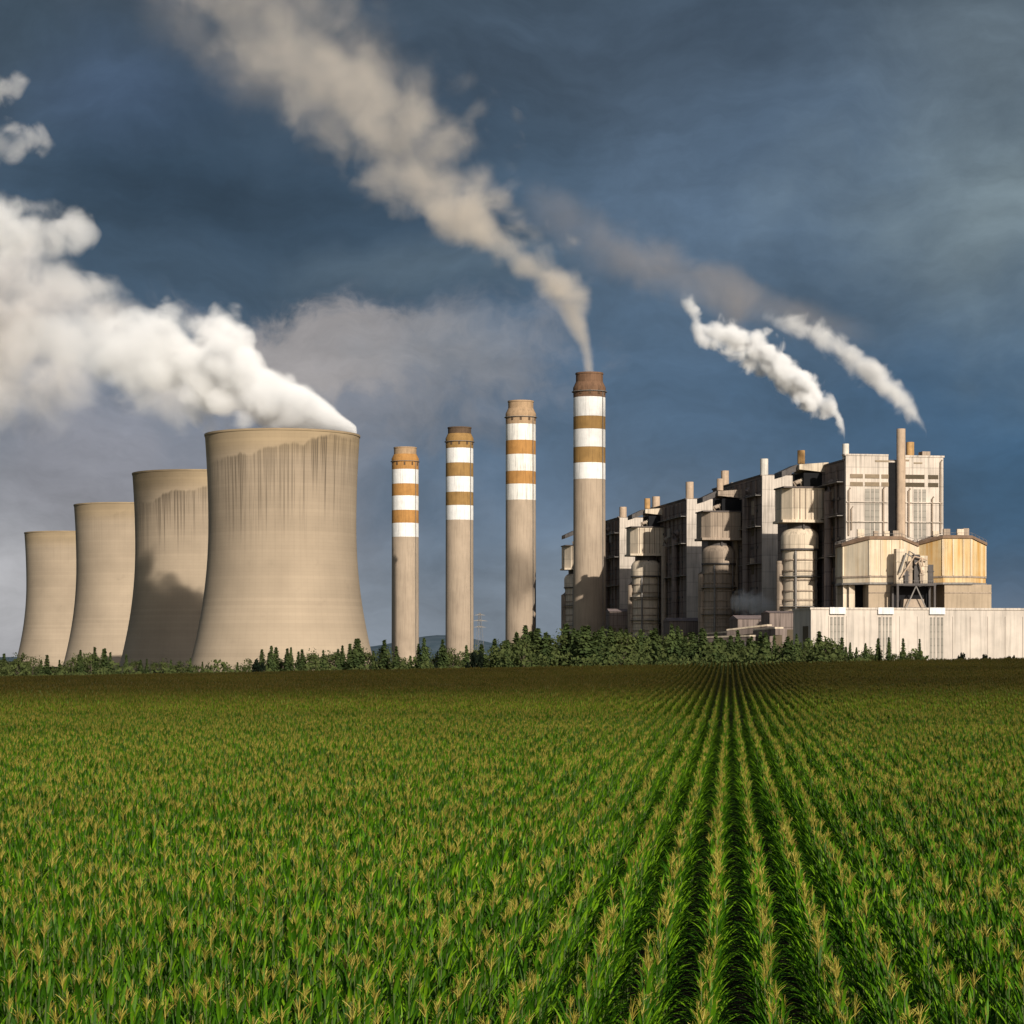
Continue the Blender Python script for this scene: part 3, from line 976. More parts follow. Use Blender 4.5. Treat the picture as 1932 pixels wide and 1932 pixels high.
mb.tube([(-9, -1.45, zt0 + 1.2), (9, -1.45, zt0 + 1.2)], 0.07, 4)
mb.build('railing', M['steel'], e)

# ---------------------------------------------------------------- long low hall
DH = 1030
hx = xat(1530, DH)
e = empty('turbine_hall', (hx, DH, 0), ROT, 'long low white hall with bright roof caps along the right of the plant', 'hall')
HL, HZ = 210.0, zat(1150, DH)
MB().box(0, HL, 0, 28, -1, HZ).build('wall', M['white_wall'], e)
MB().box(-0.4, HL + 0.4, -0.4, 28.4, HZ + 0.02, HZ + 0.9).build('roof', M['facade'], e)
for (ua, ub) in ((1566, 1594), (1658, 1686), (1757, 1785)):
    su = lambda u: (u - 1530) * DH / F / 0.985 * 1.012
    sa, sb = su(ua), su(ub)
    MB().box(sa - 0.2, sb + 0.2, -1.0, 27, HZ - 1.9, HZ + 1.0).build('roof_cap', M['white_cap'], e)
    n = 4
    for k in range(n):
        x0 = sa + (sb - sa) * (k + 0.12) / n
        x1 = sa + (sb - sa) * (k + 0.72) / n
        w_ = MB().box(x0, x1, -0.22, -0.003, 3.0, HZ - 3.2).build('window_strip', M['glass_light' if k == 1 else 'glass'] if 'glass_light' in M else M['glass'], e)
for k in range(1, 26):
    MB().box(k * 8.0 - 0.18, k * 8.0 + 0.18, -0.3, -0.002, -1, HZ - 2.8).build('wall_rib', M['white_wall'], e)
MB().box(0.5, HL, -0.18, -0.002, 0, 2.2).build('plinth', M['bare_earth'], e)
for (zz, a, b_) in ((20.5, 4, 12), (12.5, 16, 25)):
    MB().box(-0.25, -0.004, a, b_, 8, zz).build('end_door', M['louvre_dark'], e)


# ---------------------------------------------------------------- conveyors and sheds left of the hall
def conveyor(u0, v0, u1, v1, D0, D1, w, h, label):
    p0 = Vector((xat(u0, D0), D0, zat(v0, D0)))
    p1 = Vector((xat(u1, D1), D1, zat(v1, D1)))
    e = empty('conveyor_gallery', (p0.x, p0.y, 0), 0, label, 'conveyor', 'conveyor galleries')
    q0 = Vector((0, 0, p0.z))
    q1 = Vector((p1.x - p0.x, p1.y - p0.y, p1.z))
    t = (q1 - q0)
    side = Vector((-t.y, t.x, 0)).normalized() * (w / 2)
    up = Vector((0, 0, h))

    def prism(lo, hi, grow):
        s2 = side * grow
        return [q0 - s2 + lo, q1 - s2 + lo, q1 + s2 + lo, q0 + s2 + lo, q0 - s2 + hi, q1 - s2 + hi, q1 + s2 + hi, q0 + s2 + hi]
    MB().hexa(prism(-up, Vector((0, 0, -0.3)), 1.0)).build('gallery', M['side_wall'], e)
    MB().hexa(prism(Vector((0, 0, -0.28)), Vector((0, 0, 0.5)), 1.12)).build('roof', M['pale_metal'], e)
    for k in range(1, 5):
        p = q0.lerp(q1, k / 5)
        MB().tube([(p.x, p.y, -1), (p.x, p.y, p.z - h - 0.05)], 0.6, 6).build('trestle_leg', M['dark_steel'], e)


conveyor(1330, 1197, 1470, 1185, 1165, 1095, 4.0, 3.2, 'sunlit sloping conveyor roof low in front of the ribbed silos, nearer the hall')
conveyor(1375, 1189, 1452, 1180, 1125, 1110, 3.4, 3.0, 'short upper conveyor roof just above the longer sloping one')
conveyor(1300, 1204, 1420, 1200, 1130, 1095, 3.4, 2.6, 'lowest conveyor roof, pale line at the treetops below the middle silo')


def shed(u0, u1, vtop, D, depth, label, pitch=2.0):
    x0, x1 = xat(u0, D), xat(u1, D)
    e = empty('shed', (x0, D, 0), ROT * 0.6, label, 'shed', 'dark sheds below the silos')
    w = x1 - x0
    z = zat(vtop, D)
    MB().box(0, w, 0, depth, -1, z - pitch).build('wall', M['side_wall'], e)
    mb = MB()
    mb.add([(-0.4, -0.5, z - pitch + 0.02), (w + 0.4, -0.5, z - pitch + 0.02), (w + 0.4, depth + 0.5, z - pitch + 0.02), (-0.4, depth + 0.5, z - pitch + 0.02),
            (-0.4, depth / 2, z), (w + 0.4, depth / 2, z)],
           [(0, 1, 5, 4), (2, 3, 4, 5), (1, 2, 5), (3, 0, 4), (0, 3, 2, 1)])
    mb.build('roof', M['shed_roof'], e)
    for k in range(3):
        MB().box(w * (0.12 + 0.3 * k), w * (0.30 + 0.3 * k), -0.15, -0.003, 3, (z - pitch) * 0.72).build('door', M['louvre_dark'], e)


M['shed_roof'] = plain('shed_roof_sheet', (0.20, 0.155, 0.145), 0.8, 0.2, 0.3, 0.2, streak=False)
shed(1392, 1470, 1160, 1165, 22, 'low shed with a grey-pink roof between the middle and nearest silos')
shed(1452, 1532, 1152, 1120, 20, 'dark shed at the left end wall of the long white hall', 1.0)
shed(1150, 1190, 1148, 1560, 16, 'small dark shed at the foot of the third ribbed silo')
shed(1262, 1330, 1165, 1385, 20, 'dark shed between the third and the middle ribbed silo')

# ---------------------------------------------------------------- lattice pylon far behind
DP = 2600
zp = zat(1156, DP)
e = empty('lattice_pylon', (xat(905, DP), DP, 0), 0.4, 'faint lattice pylon between the second and third striped chimneys', 'pylon')
bw, tw = 5.0, 0.8
mb = MB()
for sx in (-1, 1):
    for sy in (-1, 1):
        mb.tube([(sx * bw, sy * bw, 0), (sx * tw, sy * tw, zp)], 0.16, 4)
mb.build('legs', M['steel'], e)
mb = MB()
for k in range(9):
    ta, tb = k / 9, (k + 1) / 9
    wa, wb = bw + (tw - bw) * ta, bw + (tw - bw) * tb
    for sy in (-1, 1):
        mb.tube([(-wa, sy * wa, zp * ta), (wb, sy * wb, zp * tb)], 0.09, 4)
        mb.tube([(wa, sy * wa, zp * ta), (-wb, sy * wb, zp * tb)], 0.09, 4)
mb.build('lattice', M['steel'], e)
for zz, w_ in ((0.72, 8.0), (0.84, 10.0), (0.95, 7.0)):
    MB().hexa([(-w_, -0.4, zp * zz), (w_, -0.4, zp * zz), (w_, 0.4, zp * zz), (-w_, 0.4, zp * zz),
               (-1.0, -0.4, zp * zz + 1.6), (1.0, -0.4, zp * zz + 1.6), (1.0, 0.4, zp * zz + 1.6), (-1.0, 0.4, zp * zz + 1.6)]).build('cross_arm', M['steel'], e)

# ---------------------------------------------------------------- trees beyond the field
def leaf_mat(name, c1, c2, trans=0.25, rough=0.9, spec=0.06, vscale=0.7, objvar=0.22):
    m, t, b, o = new_mat(name)
    oi = t.new('ShaderNodeObjectInfo')
    co = t.new('ShaderNodeTexCoord').outputs['Object']
    n1 = t.noise(co, vscale, 3, 0.6)
    col = t.mix(t.smooth(n1, 0.32, 0.68), c1, c2)
    f = t.linmap(oi.outputs['Random'], 0, 1, 1 - objvar, 1 + objvar)
    col = t.vmath('SCALE', col, scale=f)
    t.link(col, b.inputs['Base Color'])
    b.inputs['Roughness'].default_value = rough
    b.inputs['Specular IOR Level'].default_value = spec
    if trans > 0:
        tr = t.new('ShaderNodeBsdfTranslucent')
        t.link(t.vmath('MULTIPLY', col, (1.05, 1.15, 0.55)), tr.inputs['Color'])
        mx = t.new('ShaderNodeMixShader')
        mx.inputs[0].default_value = trans
        t.link(b.outputs[0], mx.inputs[1])
        t.link(tr.outputs[0], mx.inputs[2])
        t.link(mx.outputs[0], o.inputs[0])
    return m


M['needles'] = leaf_mat('dark_needles', (0.040, 0.060, 0.020, 1), (0.074, 0.096, 0.030, 1), 0.15, vscale=3.0)
M['foliage'] = leaf_mat('mixed_foliage', (0.046, 0.062, 0.020, 1), (0.086, 0.100, 0.032, 1), 0.2, vscale=3.0)
M['bush_leaf'] = leaf_mat('dark_bush_leaf', (0.006, 0.010, 0.006, 1), (0.012, 0.018, 0.009, 1), 0.1, vscale=1.0)
M['bark'] = plain('bark', (0.10, 0.075, 0.055), 0.95, 0.3, 4.0, 0.2)


def quad_at(mb, p, nrm, size, r, asp=0.55):
    nrm = nrm.normalized()
    a = nrm.cross(Vector((r.uniform(-1, 1), r.uniform(-1, 1), r.uniform(-1, 1)))).normalized()
    b = nrm.cross(a)
    a = a * size
    b = b * (size * asp)
    mb.add([p - a, p - b * 0.9 + a * 0.1, p + a, p + b * 1.1], [(0, 1, 2, 3)])


def conifer_meshes(seed, slim):
    """height 1; crown radius about slim"""
    r = random.Random(seed)
    crown = MB()
    levels = r.randint(20, 26)
    for L in range(levels):
        k = L / (levels - 1)
        z = 0.07 + 0.90 * k
        rad = slim * (1 - k) ** 0.8 * r.uniform(0.8, 1.15) + 0.014
        nb = max(5, int(14 * (1 - k) + 4))
        off = r.uniform(0, 6.28)
        for j in range(nb):
            a = off + 6.283 * j / nb + r.uniform(-0.25, 0.25)
            rr = rad * r.uniform(0.65, 1.15)
            m = 4 if k < 0.7 else 3
            for i in range(m):
                w = (i + 0.6) / m
                p = Vector((math.cos(a) * rr * w, math.sin(a) * rr * w, z - rr * w * 0.38 + r.uniform(-0.01, 0.012)))
                quad_at(crown, p, Vector((math.cos(a) * 0.6, math.sin(a) * 0.6, 1.0)) + Vector((r.uniform(-.6, .6), r.uniform(-.6, .6), 0)), r.uniform(0.035, 0.062), r, 0.65)
    for i in range(6):
        quad_at(crown, Vector((0, 0, 0.955 + 0.008 * i)), Vector((r.uniform(-1, 1), r.uniform(-1, 1), 0.1)), 0.016, r)
    trunk = MB().tube([(0, 0, -0.05), (0.004, 0.003, 0.35), (0, 0, 0.97)], [0.022, 0.015, 0.003], 6)
    return crown.mesh('crown', M['needles']), trunk.mesh('trunk', M['bark'])


def broadleaf_meshes(seed, wide, mat='foliage', low=0.18, leaf=1.0):
    r = random.Random(seed)
    crown = MB()
    cl = []
    for i in range(26):
        a, el_ = r.uniform(0, 6.28), r.uniform(-0.9, 1.4)
        q_ = r.uniform(0.35, 1.0)
        cl.append((Vector((math.cos(a) * math.cos(el_) * wide * q_, math.sin(a) * math.cos(el_) * wide * q_, low + (0.92 - low) * (0.5 + 0.48 * math.sin(el_) * q_))), r.uniform(0.09, 0.17)))
    for (c, s) in cl:
        for j in range(26):
            d = Vector((r.gauss(0, 1), r.gauss(0, 1), r.gauss(0, 0.8)))
            d.normalize()
            p = c + d * s * r.uniform(0.55, 1.0)
            quad_at(crown, p, d + Vector((r.uniform(-.7, .7), r.uniform(-.7, .7), r.uniform(-.3, .8))), r.uniform(0.016, 0.038) * leaf, r, 0.7)
    trunk = MB().tube([(0, 0, -0.05), (0.01, 0, 0.3), (-0.01, 0.01, 0.6)], [0.03, 0.022, 0.01], 6)
    for i in range(5):
        c = cl[i * 5][0]
        trunk.tube([(0.005, 0, 0.25 + 0.05 * i), tuple(c * 0.7 + Vector((0, 0, 0.12))), tuple(c)], [0.012, 0.008, 0.003], 5)
    return crown.mesh('crown', M[mat]), trunk.mesh('trunk', M['bark'])


CONIFERS = [conifer_meshes(100 + i, 0.20 + 0.035 * (i % 4)) for i in range(8)]
BROAD = [broadleaf_meshes(200 + i, 0.34 + 0.04 * (i % 3)) for i in range(6)]
BUSHES = [broadleaf_meshes(300 + i, 0.66, 'bush_leaf', 0.02, 3.2) for i in range(3)]

# top line of the wood, in picture columns and rows
TOPS = [(-200, 1232), (0, 1236), (40, 1228), (75, 1240), (110, 1241), (150, 1226), (190, 1224), (232, 1240), (300, 1236), (345, 1242), (400, 1240), (440, 1250), (480, 1237),
        (510, 1219), (545, 1226), (600, 1230), (640, 1222), (672, 1208), (700, 1226), (730, 1212), (760, 1227), (800, 1207), (832, 1216), (868, 1224), (900, 1216), (950, 1208),
        (990, 1195), (1025, 1198), (1060, 1194), (1100, 1187), (1150, 1190), (1200, 1194), (1250, 1191), (1300, 1197), (1350, 1199), (1400, 1206), (1450, 1206), (1500, 1207),
        (1545, 1204), (1580, 1216), (1605, 1221), (1750, 1226)]


def top_at(u):
    for (a, b) in zip(TOPS, TOPS[1:]):
        if a[0] <= u <= b[0]:
            return a[1] + (b[1] - a[1]) * (u - a[0]) / (b[0] - a[0])
    return TOPS[-1][1]


SEG = [(-999, 45, 'left of the farthest cooling tower'), (45, 140, 'below the farthest cooling tower'), (140, 248, 'below the third cooling tower'),
       (248, 375, 'below the shadowed cooling tower'), (375, 540, "below the largest tower's left half"), (540, 705, "below the largest tower's right half"),
       (705, 742, 'in the gap left of the shortest chimney'), (742, 792, 'below the shortest chimney'), (792, 843, 'in the gap right of the shortest chimney'),
       (843, 895, 'below the second chimney'), (895, 955, 'below the lattice pylon'), (955, 1014, 'below the third chimney'),
       (1014, 1084, 'in the gap left of the tallest chimney'), (1084, 1146, 'below the tallest chimney'), (1146, 1275, 'below the third ribbed silo'),
       (1275, 1400, 'below the middle ribbed silo'), (1400, 1530, 'below the nearest ribbed silo'), (1530, 9999, 'before the long white hall')]
ORD = ['first', 'second', 'third', 'fourth', 'fifth', 'sixth', 'seventh', 'eighth', 'ninth', 'tenth', 'eleventh', 'twelfth', 'thirteenth', 'fourteenth', 'fifteenth', 'sixteenth', 'seventeenth', 'eighteenth', 'nineteenth', 'twentieth']
rt = random.Random(21)
plan = []           # (u, top row, depth, conifer?)
u = -190.0
while u < 1745:
    dense = 940 < u < 1590
    D = rt.uniform(505, 535)
    con_ = rt.random() < 0.55
    jit = rt.uniform(-6, 8) if rt.random() < 0.7 else rt.uniform(4, 18)
    plan.append((u, top_at(u) + jit - ((12 if con_ else 3) if dense else 0), D, con_))
    if dense:
        plan.append((u + rt.uniform(4, 10), top_at(u + 6) + rt.uniform(-8, 6), rt.uniform(545, 580), rt.random() < 0.5))
    u += rt.uniform(10.5, 17.0) if dense else rt.uniform(9.5, 17.0)
# trees that stand out in the photograph
for (uu, vv, con) in ((36, 1228, False), (152, 1226, True), (172, 1224, False), (198, 1223, True), (512, 1218, True), (542, 1223, True), (570, 1225, True), (610, 1226, True),
                      (638, 1224, True), (672, 1205, True), (725, 1207, True), (748, 1219, True), (800, 1203, True), (835, 1206, True), (880, 1217, True), (958, 1207, True), (988, 1196, False),
                      (1030, 1193, True), (1103, 1181, True), (1152, 1184, True),
                      (1557, 1201, False), (1604, 1212, True), (1633, 1213, True), (1657, 1204, True), (1677, 1202, True), (1704, 1204, True), (1735, 1205, True), (1640, 1222, False), (1722, 1222, False)):
    plan.append((uu, vv, rt.uniform(498, 508), con))
plan.sort()
count = {}
trees = []
for (u, v, D, con) in plan:
    x = xat(u, D)
    g = H(x, D)
    h = zat(v, D) - g
    if h < 2.0:
        continue
    seg = next(i for i, s in enumerate(SEG) if s[0] <= u < s[1])
    key = (seg, con)
    count[key] = count.get(key, 0) + 1
    where = SEG[seg][2]
    kind = 'pointed conifer' if con else 'bushy tree'
    lab = '%s %s from the left %s' % (ORD[count[key] - 1], kind, where)
    src = rt.choice(CONIFERS if con else BROAD)
    e = empty('conifer_tree' if con else 'leafy_tree', (x, D, g), rt.uniform(0, 6.28), lab, 'tree', 'trees along the far edge of the field')
    wide = rt.uniform(0.7, 1.25) * (1.0 if con else 1.05)
    if 1590 < u and con:
        wide *= 0.72
    e.scale = (h * wide, h * wide, h)
    for nm, me in zip(('crown', 'trunk'), src):
        c = bpy.data.objects.new(nm, me)
        COL.objects.link(c)
        c.parent = e
# undergrowth along the wood's foot: low scrub nobody could count
mb = MB()
r5 = random.Random(5)
for i in range(9000):
    uu = r5.uniform(-230, 1750)
    D = r5.uniform(484, 500)
    x = xat(uu, D)
    g = H(x, D)
    hh = 3.2 + 1.8 * math.sin(uu * 0.05) * math.sin(uu * 0.017 + 1)
    z = g + r5.random() ** 1.3 * (hh + (2.2 if 940 < uu < 1590 else 0))
    quad_at(mb, Vector((x, D, z)), Vector((r5.uniform(-1, 1), r5.uniform(-1, 0.4), r5.uniform(-0.2, 1))), r5.uniform(0.25, 0.6), r5, 0.7)
o = mb.build('undergrowth', M['foliage'])
tag(o, 'low green scrub along the foot of the wood behind the field', 'undergrowth', kind='stuff')

BUSH = [(899, 1226, 40, 'large round black-green bush at the field edge below the second chimney'),
        (485, 1241, 34, 'dark flat bush at the field edge below the largest cooling tower'),
        (297, 1262, 30, 'dark low bush standing in the field edge below the shadowed cooling tower'),
        (1815, 1229, 18, 'small dark bush in front of the white hall near its right side'),
        (1858, 1233, 26, 'flat dark bush second along the foot of the white hall'),
        (1906, 1233, 22, 'rightmost flat dark bush at the foot of the white hall'),
        (822, 1247, 14, 'tiny dark bush left of the large round black-green bush')]
for i, (u, v, w, lab) in enumerate(BUSH):
    D = FIELD_END + 4 + 2 * i
    x = xat(u, D)
    g = H(x, D)
    h = zat(v, D) - g
    e = empty('dark_bush', (x, D, g - 0.1), i * 1.3, lab, 'bush', 'dark bushes at the field edge')
    e.scale = (px(w, D) / 1.5, px(w, D) / 1.5, h + 0.1)
    for nm, me in zip(('crown', 'trunk'), BUSHES[i % 3]):
        c = bpy.data.objects.new(nm if nm == 'trunk' else 'foliage', me)
        COL.objects.link(c)
        c.parent = e


# ---------------------------------------------------------------- corn field
ROWDIR = Vector(((1376 - U0) / F, 1.0, 0)).normalized()       # direction the rows run
ROWN = Vector((ROWDIR.y, -ROWDIR.x, 0))
PITCH = 0.75
ROWOFF = 0.505


def corn_leaf_mat(name, cols, trans, shade_col):
    m, t, b, o = new_mat(name)
    geo = t.new('ShaderNodeNewGeometry')
    oi = t.new('ShaderNodeObjectInfo')
    pos = geo.outputs['Position']
    n1 = t.noise(pos, 2.6, 3, 0.6)
    n2 = t.noise(pos, 0.035, 3, 0.55)
    ri = geo.outputs['Random Per Island']
    k = t.math('ADD', t.math('MULTIPLY', ri, 0.75), t.math('MULTIPLY', n1, 0.25))
    col = t.ramp(k, cols)
    px_, py_, pz_ = t.sep(pos)
    far_shade = t.smooth(t.math('ADD', py_, t.math('MULTIPLY', t.math('SUBTRACT', n2, 0.5), 90.0)), 45.0, 290.0)  # colour browned with distance, painting cloud shade onto the far rows
    col = t.mix(far_shade, col, (*shade_col, 1))
    col = t.vmath('SCALE', col, scale=t.linmap(n2, 0.3, 0.7, 0.72, 1.24))
    t.link(col, b.inputs['Base Color'])
    b.inputs['Roughness'].default_value = 0.5
    b.inputs['Specular IOR Level'].default_value = 0.12
    tr = t.new('ShaderNodeBsdfTranslucent')
    t.link(t.vmath('MULTIPLY', col, (1.1, 1.2, 0.4)), tr.inputs['Color'])
    mx = t.new('ShaderNodeMixShader')
    mx.inputs[0].default_value = trans
    t.link(b.outputs[0], mx.inputs[1])
    t.link(tr.outputs[0], mx.inputs[2])
    t.link(mx.outputs[0], o.inputs[0])
    return m


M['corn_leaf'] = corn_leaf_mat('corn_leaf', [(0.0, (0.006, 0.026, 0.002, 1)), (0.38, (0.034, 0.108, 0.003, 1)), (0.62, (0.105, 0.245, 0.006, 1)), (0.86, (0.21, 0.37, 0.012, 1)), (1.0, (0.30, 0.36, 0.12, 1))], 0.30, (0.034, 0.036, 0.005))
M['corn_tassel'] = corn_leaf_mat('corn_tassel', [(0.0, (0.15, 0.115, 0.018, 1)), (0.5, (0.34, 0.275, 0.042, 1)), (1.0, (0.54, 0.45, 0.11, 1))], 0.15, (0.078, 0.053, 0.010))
M['corn_stalk'] = plain('corn_stalk', (0.075, 0.105, 0.028), 0.7, 0.2, 3.0, 0.1, streak=False)


def corn_leaf(mb, r, zb, phi, L, w, e0, droop, lean=0.0, n=6, fold=True):
    p = Vector((0, 0, zb))
    a = e0
    h = Vector((math.cos(phi), math.sin(phi), 0))
    sd = Vector((-h.y, h.x, 0))
    tw = r.uniform(-0.5, 0.5)
    vs = []
    for i in range(n + 1):
        k = i / n
        ww = w * 0.5 * (1 - max(0, (k - 0.35) / 0.65) ** 1.6) * (0.55 + 0.45 * min(1, k * 4))
        sdir = (sd * math.cos(tw * k) + Vector((0, 0, 1)) * math.sin(tw * k)).normalized()
        t = h * math.cos(a) + Vector((0, 0, 1)) * math.sin(a)
        nr = t.cross(sdir)
        if fold:
            vs += [p - sdir * ww - nr * ww * 0.35, p, p + sdir * ww - nr * ww * 0.35]
        else:
            vs += [p - sdir * ww, p + sdir * ww]
        p = p + t * (L / n) + sd * lean * (L / n) * k
        a -= droop / n * (0.55 + 0.9 * k)
    c = 3 if fold else 2
    fs = []
    for i in range(n):
        for j in range(c - 1):
            fs.append((i * c + j, i * c + j + 1, (i + 1) * c + j + 1, (i + 1) * c + j))
    mb.add(vs, fs)


def tassel(mb, r, z0, Ls, nb, w):
    def strand(p0, phi, e0, L, droop, n=3, ww=w):
        p = Vector(p0)
        a = e0
        h = Vector((math.cos(phi), math.sin(phi), 0))
        sd = Vector((-h.y, h.x, 0)) * math.cos(r.uniform(0, 3)) + Vector((0, 0, 0.6))
        sd.normalize()
        vs = []
        for i in range(n + 1):
            k = i / n
            q = ww * (1 - 0.7 * k)
            vs += [p - sd * q, p + sd * q]
            t = h * math.cos(a) + Vector((0, 0, 1)) * math.sin(a)
            p = p + t * (L / n)
            a -= droop / n
        mb.add(vs, [(i * 2, i * 2 + 1, i * 2 + 3, i * 2 + 2) for i in range(n)])
    for k in range(2):
        strand((0, 0, z0), k * 1.57 + r.uniform(0, 1), R(88), Ls, 0.05, 2, w * 1.2)
    for i in range(nb):
        strand((0, 0, z0 + Ls * r.uniform(0.08, 0.42)), r.uniform(0, 6.28), R(r.uniform(54, 80)), Ls * r.uniform(0.42, 0.70), r.uniform(0.1, 0.9))


def corn_parts(seed, lod=0):
    r = random.Random(seed)
    lf, ts, st = MB(), MB(), MB()
    ht = r.uniform(1.80, 2.0)
    n = 12 if lod == 0 else 6
    ph = r.uniform(0, 6.28)
    z_lo = 0.45 if lod == 0 else 0.95
    for i in range(n):
        k = i / (n - 1)
        zb = z_lo + (ht - 0.09 - z_lo) * k
        phi = ph + i * math.pi + r.uniform(-0.9, 0.9)
        up = 1.02 + 0.34 * k
        L = (r.uniform(0.36, 0.60) if k > 0.42 else r.uniform(0.58, 0.80)) * (1.0 - 0.35 * max(0, k - 0.5) * 2 * 0.8)
        corn_leaf(lf, r, zb, phi, L, r.uniform(0.036, 0.062) * (1.35 if lod else 1), min(1.47, up + r.uniform(-0.12, 0.20)), r.uniform(1.4, 2.5) * (1 - 0.6 * k), r.uniform(-0.25, 0.25), 6 if lod == 0 else 3, lod == 0)
    if seed % 4:
        tassel(ts, r, ht - 0.03, r.choice((0.18, 0.22, 0.25, 0.29)), 18 if lod == 0 else 9, 0.0070 if lod == 0 else 0.012)
    else:
        tassel(ts, r, ht - 0.06, 0.15, 6, 0.006)
    st.tube([(0, 0, -0.05), (r.uniform(-.02, .02), r.uniform(-.02, .02), 1.0), (0, 0, ht)], [0.016, 0.013, 0.006], 5 if lod == 0 else 3)
    return lf, ts, st


def joined(name, parts):
    """one mesh from (MB, material) pairs with several materials"""
    vs, fs, mi = [], [], []
    mats = []
    for (mb, mat) in parts:
        if mat not in mats:
            mats.append(mat)
        b = len(vs)
        vs += mb.v
        fs += [tuple(i + b for i in f) for f in mb.f]
        mi += [mats.index(mat)] * len(mb.f)
    m = bpy.data.meshes.new(name)
    m.from_pydata(vs, [], fs)
    for mat in mats:
        m.materials.append(mat)
    m.polygons.foreach_set('material_index', mi)
    m.update()
    return m


NV = 14
NEAR = [corn_parts(500 + i) for i in range(NV)]
src_near = bpy.data.collections.new('corn plants near')
for i, (lf, ts, st) in enumerate(NEAR):
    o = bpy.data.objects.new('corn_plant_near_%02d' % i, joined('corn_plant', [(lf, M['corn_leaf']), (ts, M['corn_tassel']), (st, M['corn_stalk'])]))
    src_near.objects.link(o)
# far: stretches of a row, five metres long
SEGL = 5.0
src_far = bpy.data.collections.new('corn row stretches far')
for i in range(8):
    r = random.Random(900 + i)
    L, T_, St = MB(), MB(), MB()
    yy = -SEGL / 2
    while yy < SEGL / 2:
        lf, ts, st = corn_parts(2000 + i * 100 + int((yy + 5) * 10), 1)
        s, off = r.uniform(0.93, 1.06), r.uniform(-0.04, 0.04)
        ca, sa = math.cos(r.uniform(0, 6.28)), 0
        an = r.uniform(0, 6.28)
        ca, sa = math.cos(an), math.sin(an)
        tf = lambda p: (off + s * (ca * p[0] - sa * p[1]), yy + s * (sa * p[0] + ca * p[1]), s * p[2])
        for (dst, src) in ((L, lf), (T_, ts), (St, st)):
            dst.add([tf(p) for p in src.v], src.f)
        yy += 0.19
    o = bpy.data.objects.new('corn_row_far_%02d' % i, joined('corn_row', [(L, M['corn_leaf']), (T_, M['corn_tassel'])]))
    src_far.objects.link(o)

rc = random.Random(77)
near_pts, far_pts = [], []        # (x, y, z, rz, scale, variant, tilt)
NEAR_END = 170.0
HALF = 966.0 / F
rowmax = int((FIELD_END * HALF * 1.35 + 30) / PITCH)
ang_row = math.atan2(-ROWDIR.x, ROWDIR.y)
for k in range(-int(rowmax * 1.5), rowmax + 1):
    base = ROWN * (k * PITCH + ROWOFF)
    # near plants
    t = 14.0 + rc.uniform(0, 0.2)
    wob = rc.uniform(0, 6.28)
    while True:
        t += 0.19 * rc.uniform(0.75, 1.25)
        p = base + ROWDIR * t
        if p.y > NEAR_END:
            break
        if abs(p.x) > p.y * HALF * 1.16 + 2.5:
            continue
        if rc.random() < 0.07:
            continue
        p = p + ROWN * (rc.gauss(0, 0.020) + 0.022 * math.sin(t * 0.21 + wob))
        near_pts.append((p.x, p.y, H(p.x, p.y), rc.uniform(0, 6.28), (rc.uniform(0.88, 1.08) if rc.random() < 0.86 else rc.uniform(0.70, 0.88)) * (1 + 0.045 * math.sin(p.x * 0.31 + 1) * math.sin(p.y * 0.17)), rc.randrange(NV), rc.gauss(0, 0.024), rc.gauss(0, 0.024)))
    t = NEAR_END / ROWDIR.y - base.y + SEGL / 2
    while True:
        p = base + ROWDIR * t
        t += SEGL
        if p.y > FIELD_END - SEGL / 2:
            break
        if p.y < NEAR_END + 0.3 or abs(p.x) > p.y * HALF * 1.12 + 4:
            continue
        q2 = p + ROWDIR * 2.5
        q1 = p - ROWDIR * 2.5
        pitch = math.atan2(H(q2.x, q2.y) - H(q1.x, q1.y), 5.0)
        flip = rc.random() < 0.5
        far_pts.append((p.x, p.y, H(p.x, p.y), ang_row + (math.pi if flip else 0), rc.uniform(0.95, 1.05), rc.randrange(8), pitch * (-1 if flip else 1), 0.0))


def in_view(p):
    v = V0 - F * (p[2] + 2.15 - EYE) / p[1]
    return abs(p[0]) < p[1] * HALF * 0.995 and v < 1932
near_pts.sort(key=lambda p: (0 if in_view(p) else 1, p[1]))
single, rest = near_pts[:300], near_pts[300:]

# the plants that show largest, each with its parts
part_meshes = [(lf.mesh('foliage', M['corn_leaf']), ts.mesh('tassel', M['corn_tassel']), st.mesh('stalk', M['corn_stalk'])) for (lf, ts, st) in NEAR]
for (x, y, z, rz, s, vi, tx, ty) in single:
    e = empty('corn_plant', (x, y, z), 0, 'green corn plant with tan tassel in the nearest rows at the bottom edge', 'corn plant', 'nearest corn plants at the bottom edge of the picture')
    e.rotation_euler = (tx, ty, rz)
    e.scale = (s, s, s)
    for nm, me in zip(('foliage', 'tassel', 'stalk'), part_meshes[vi]):
        c = bpy.data.objects.new(nm, me)
        COL.objects.link(c)
        c.parent = e


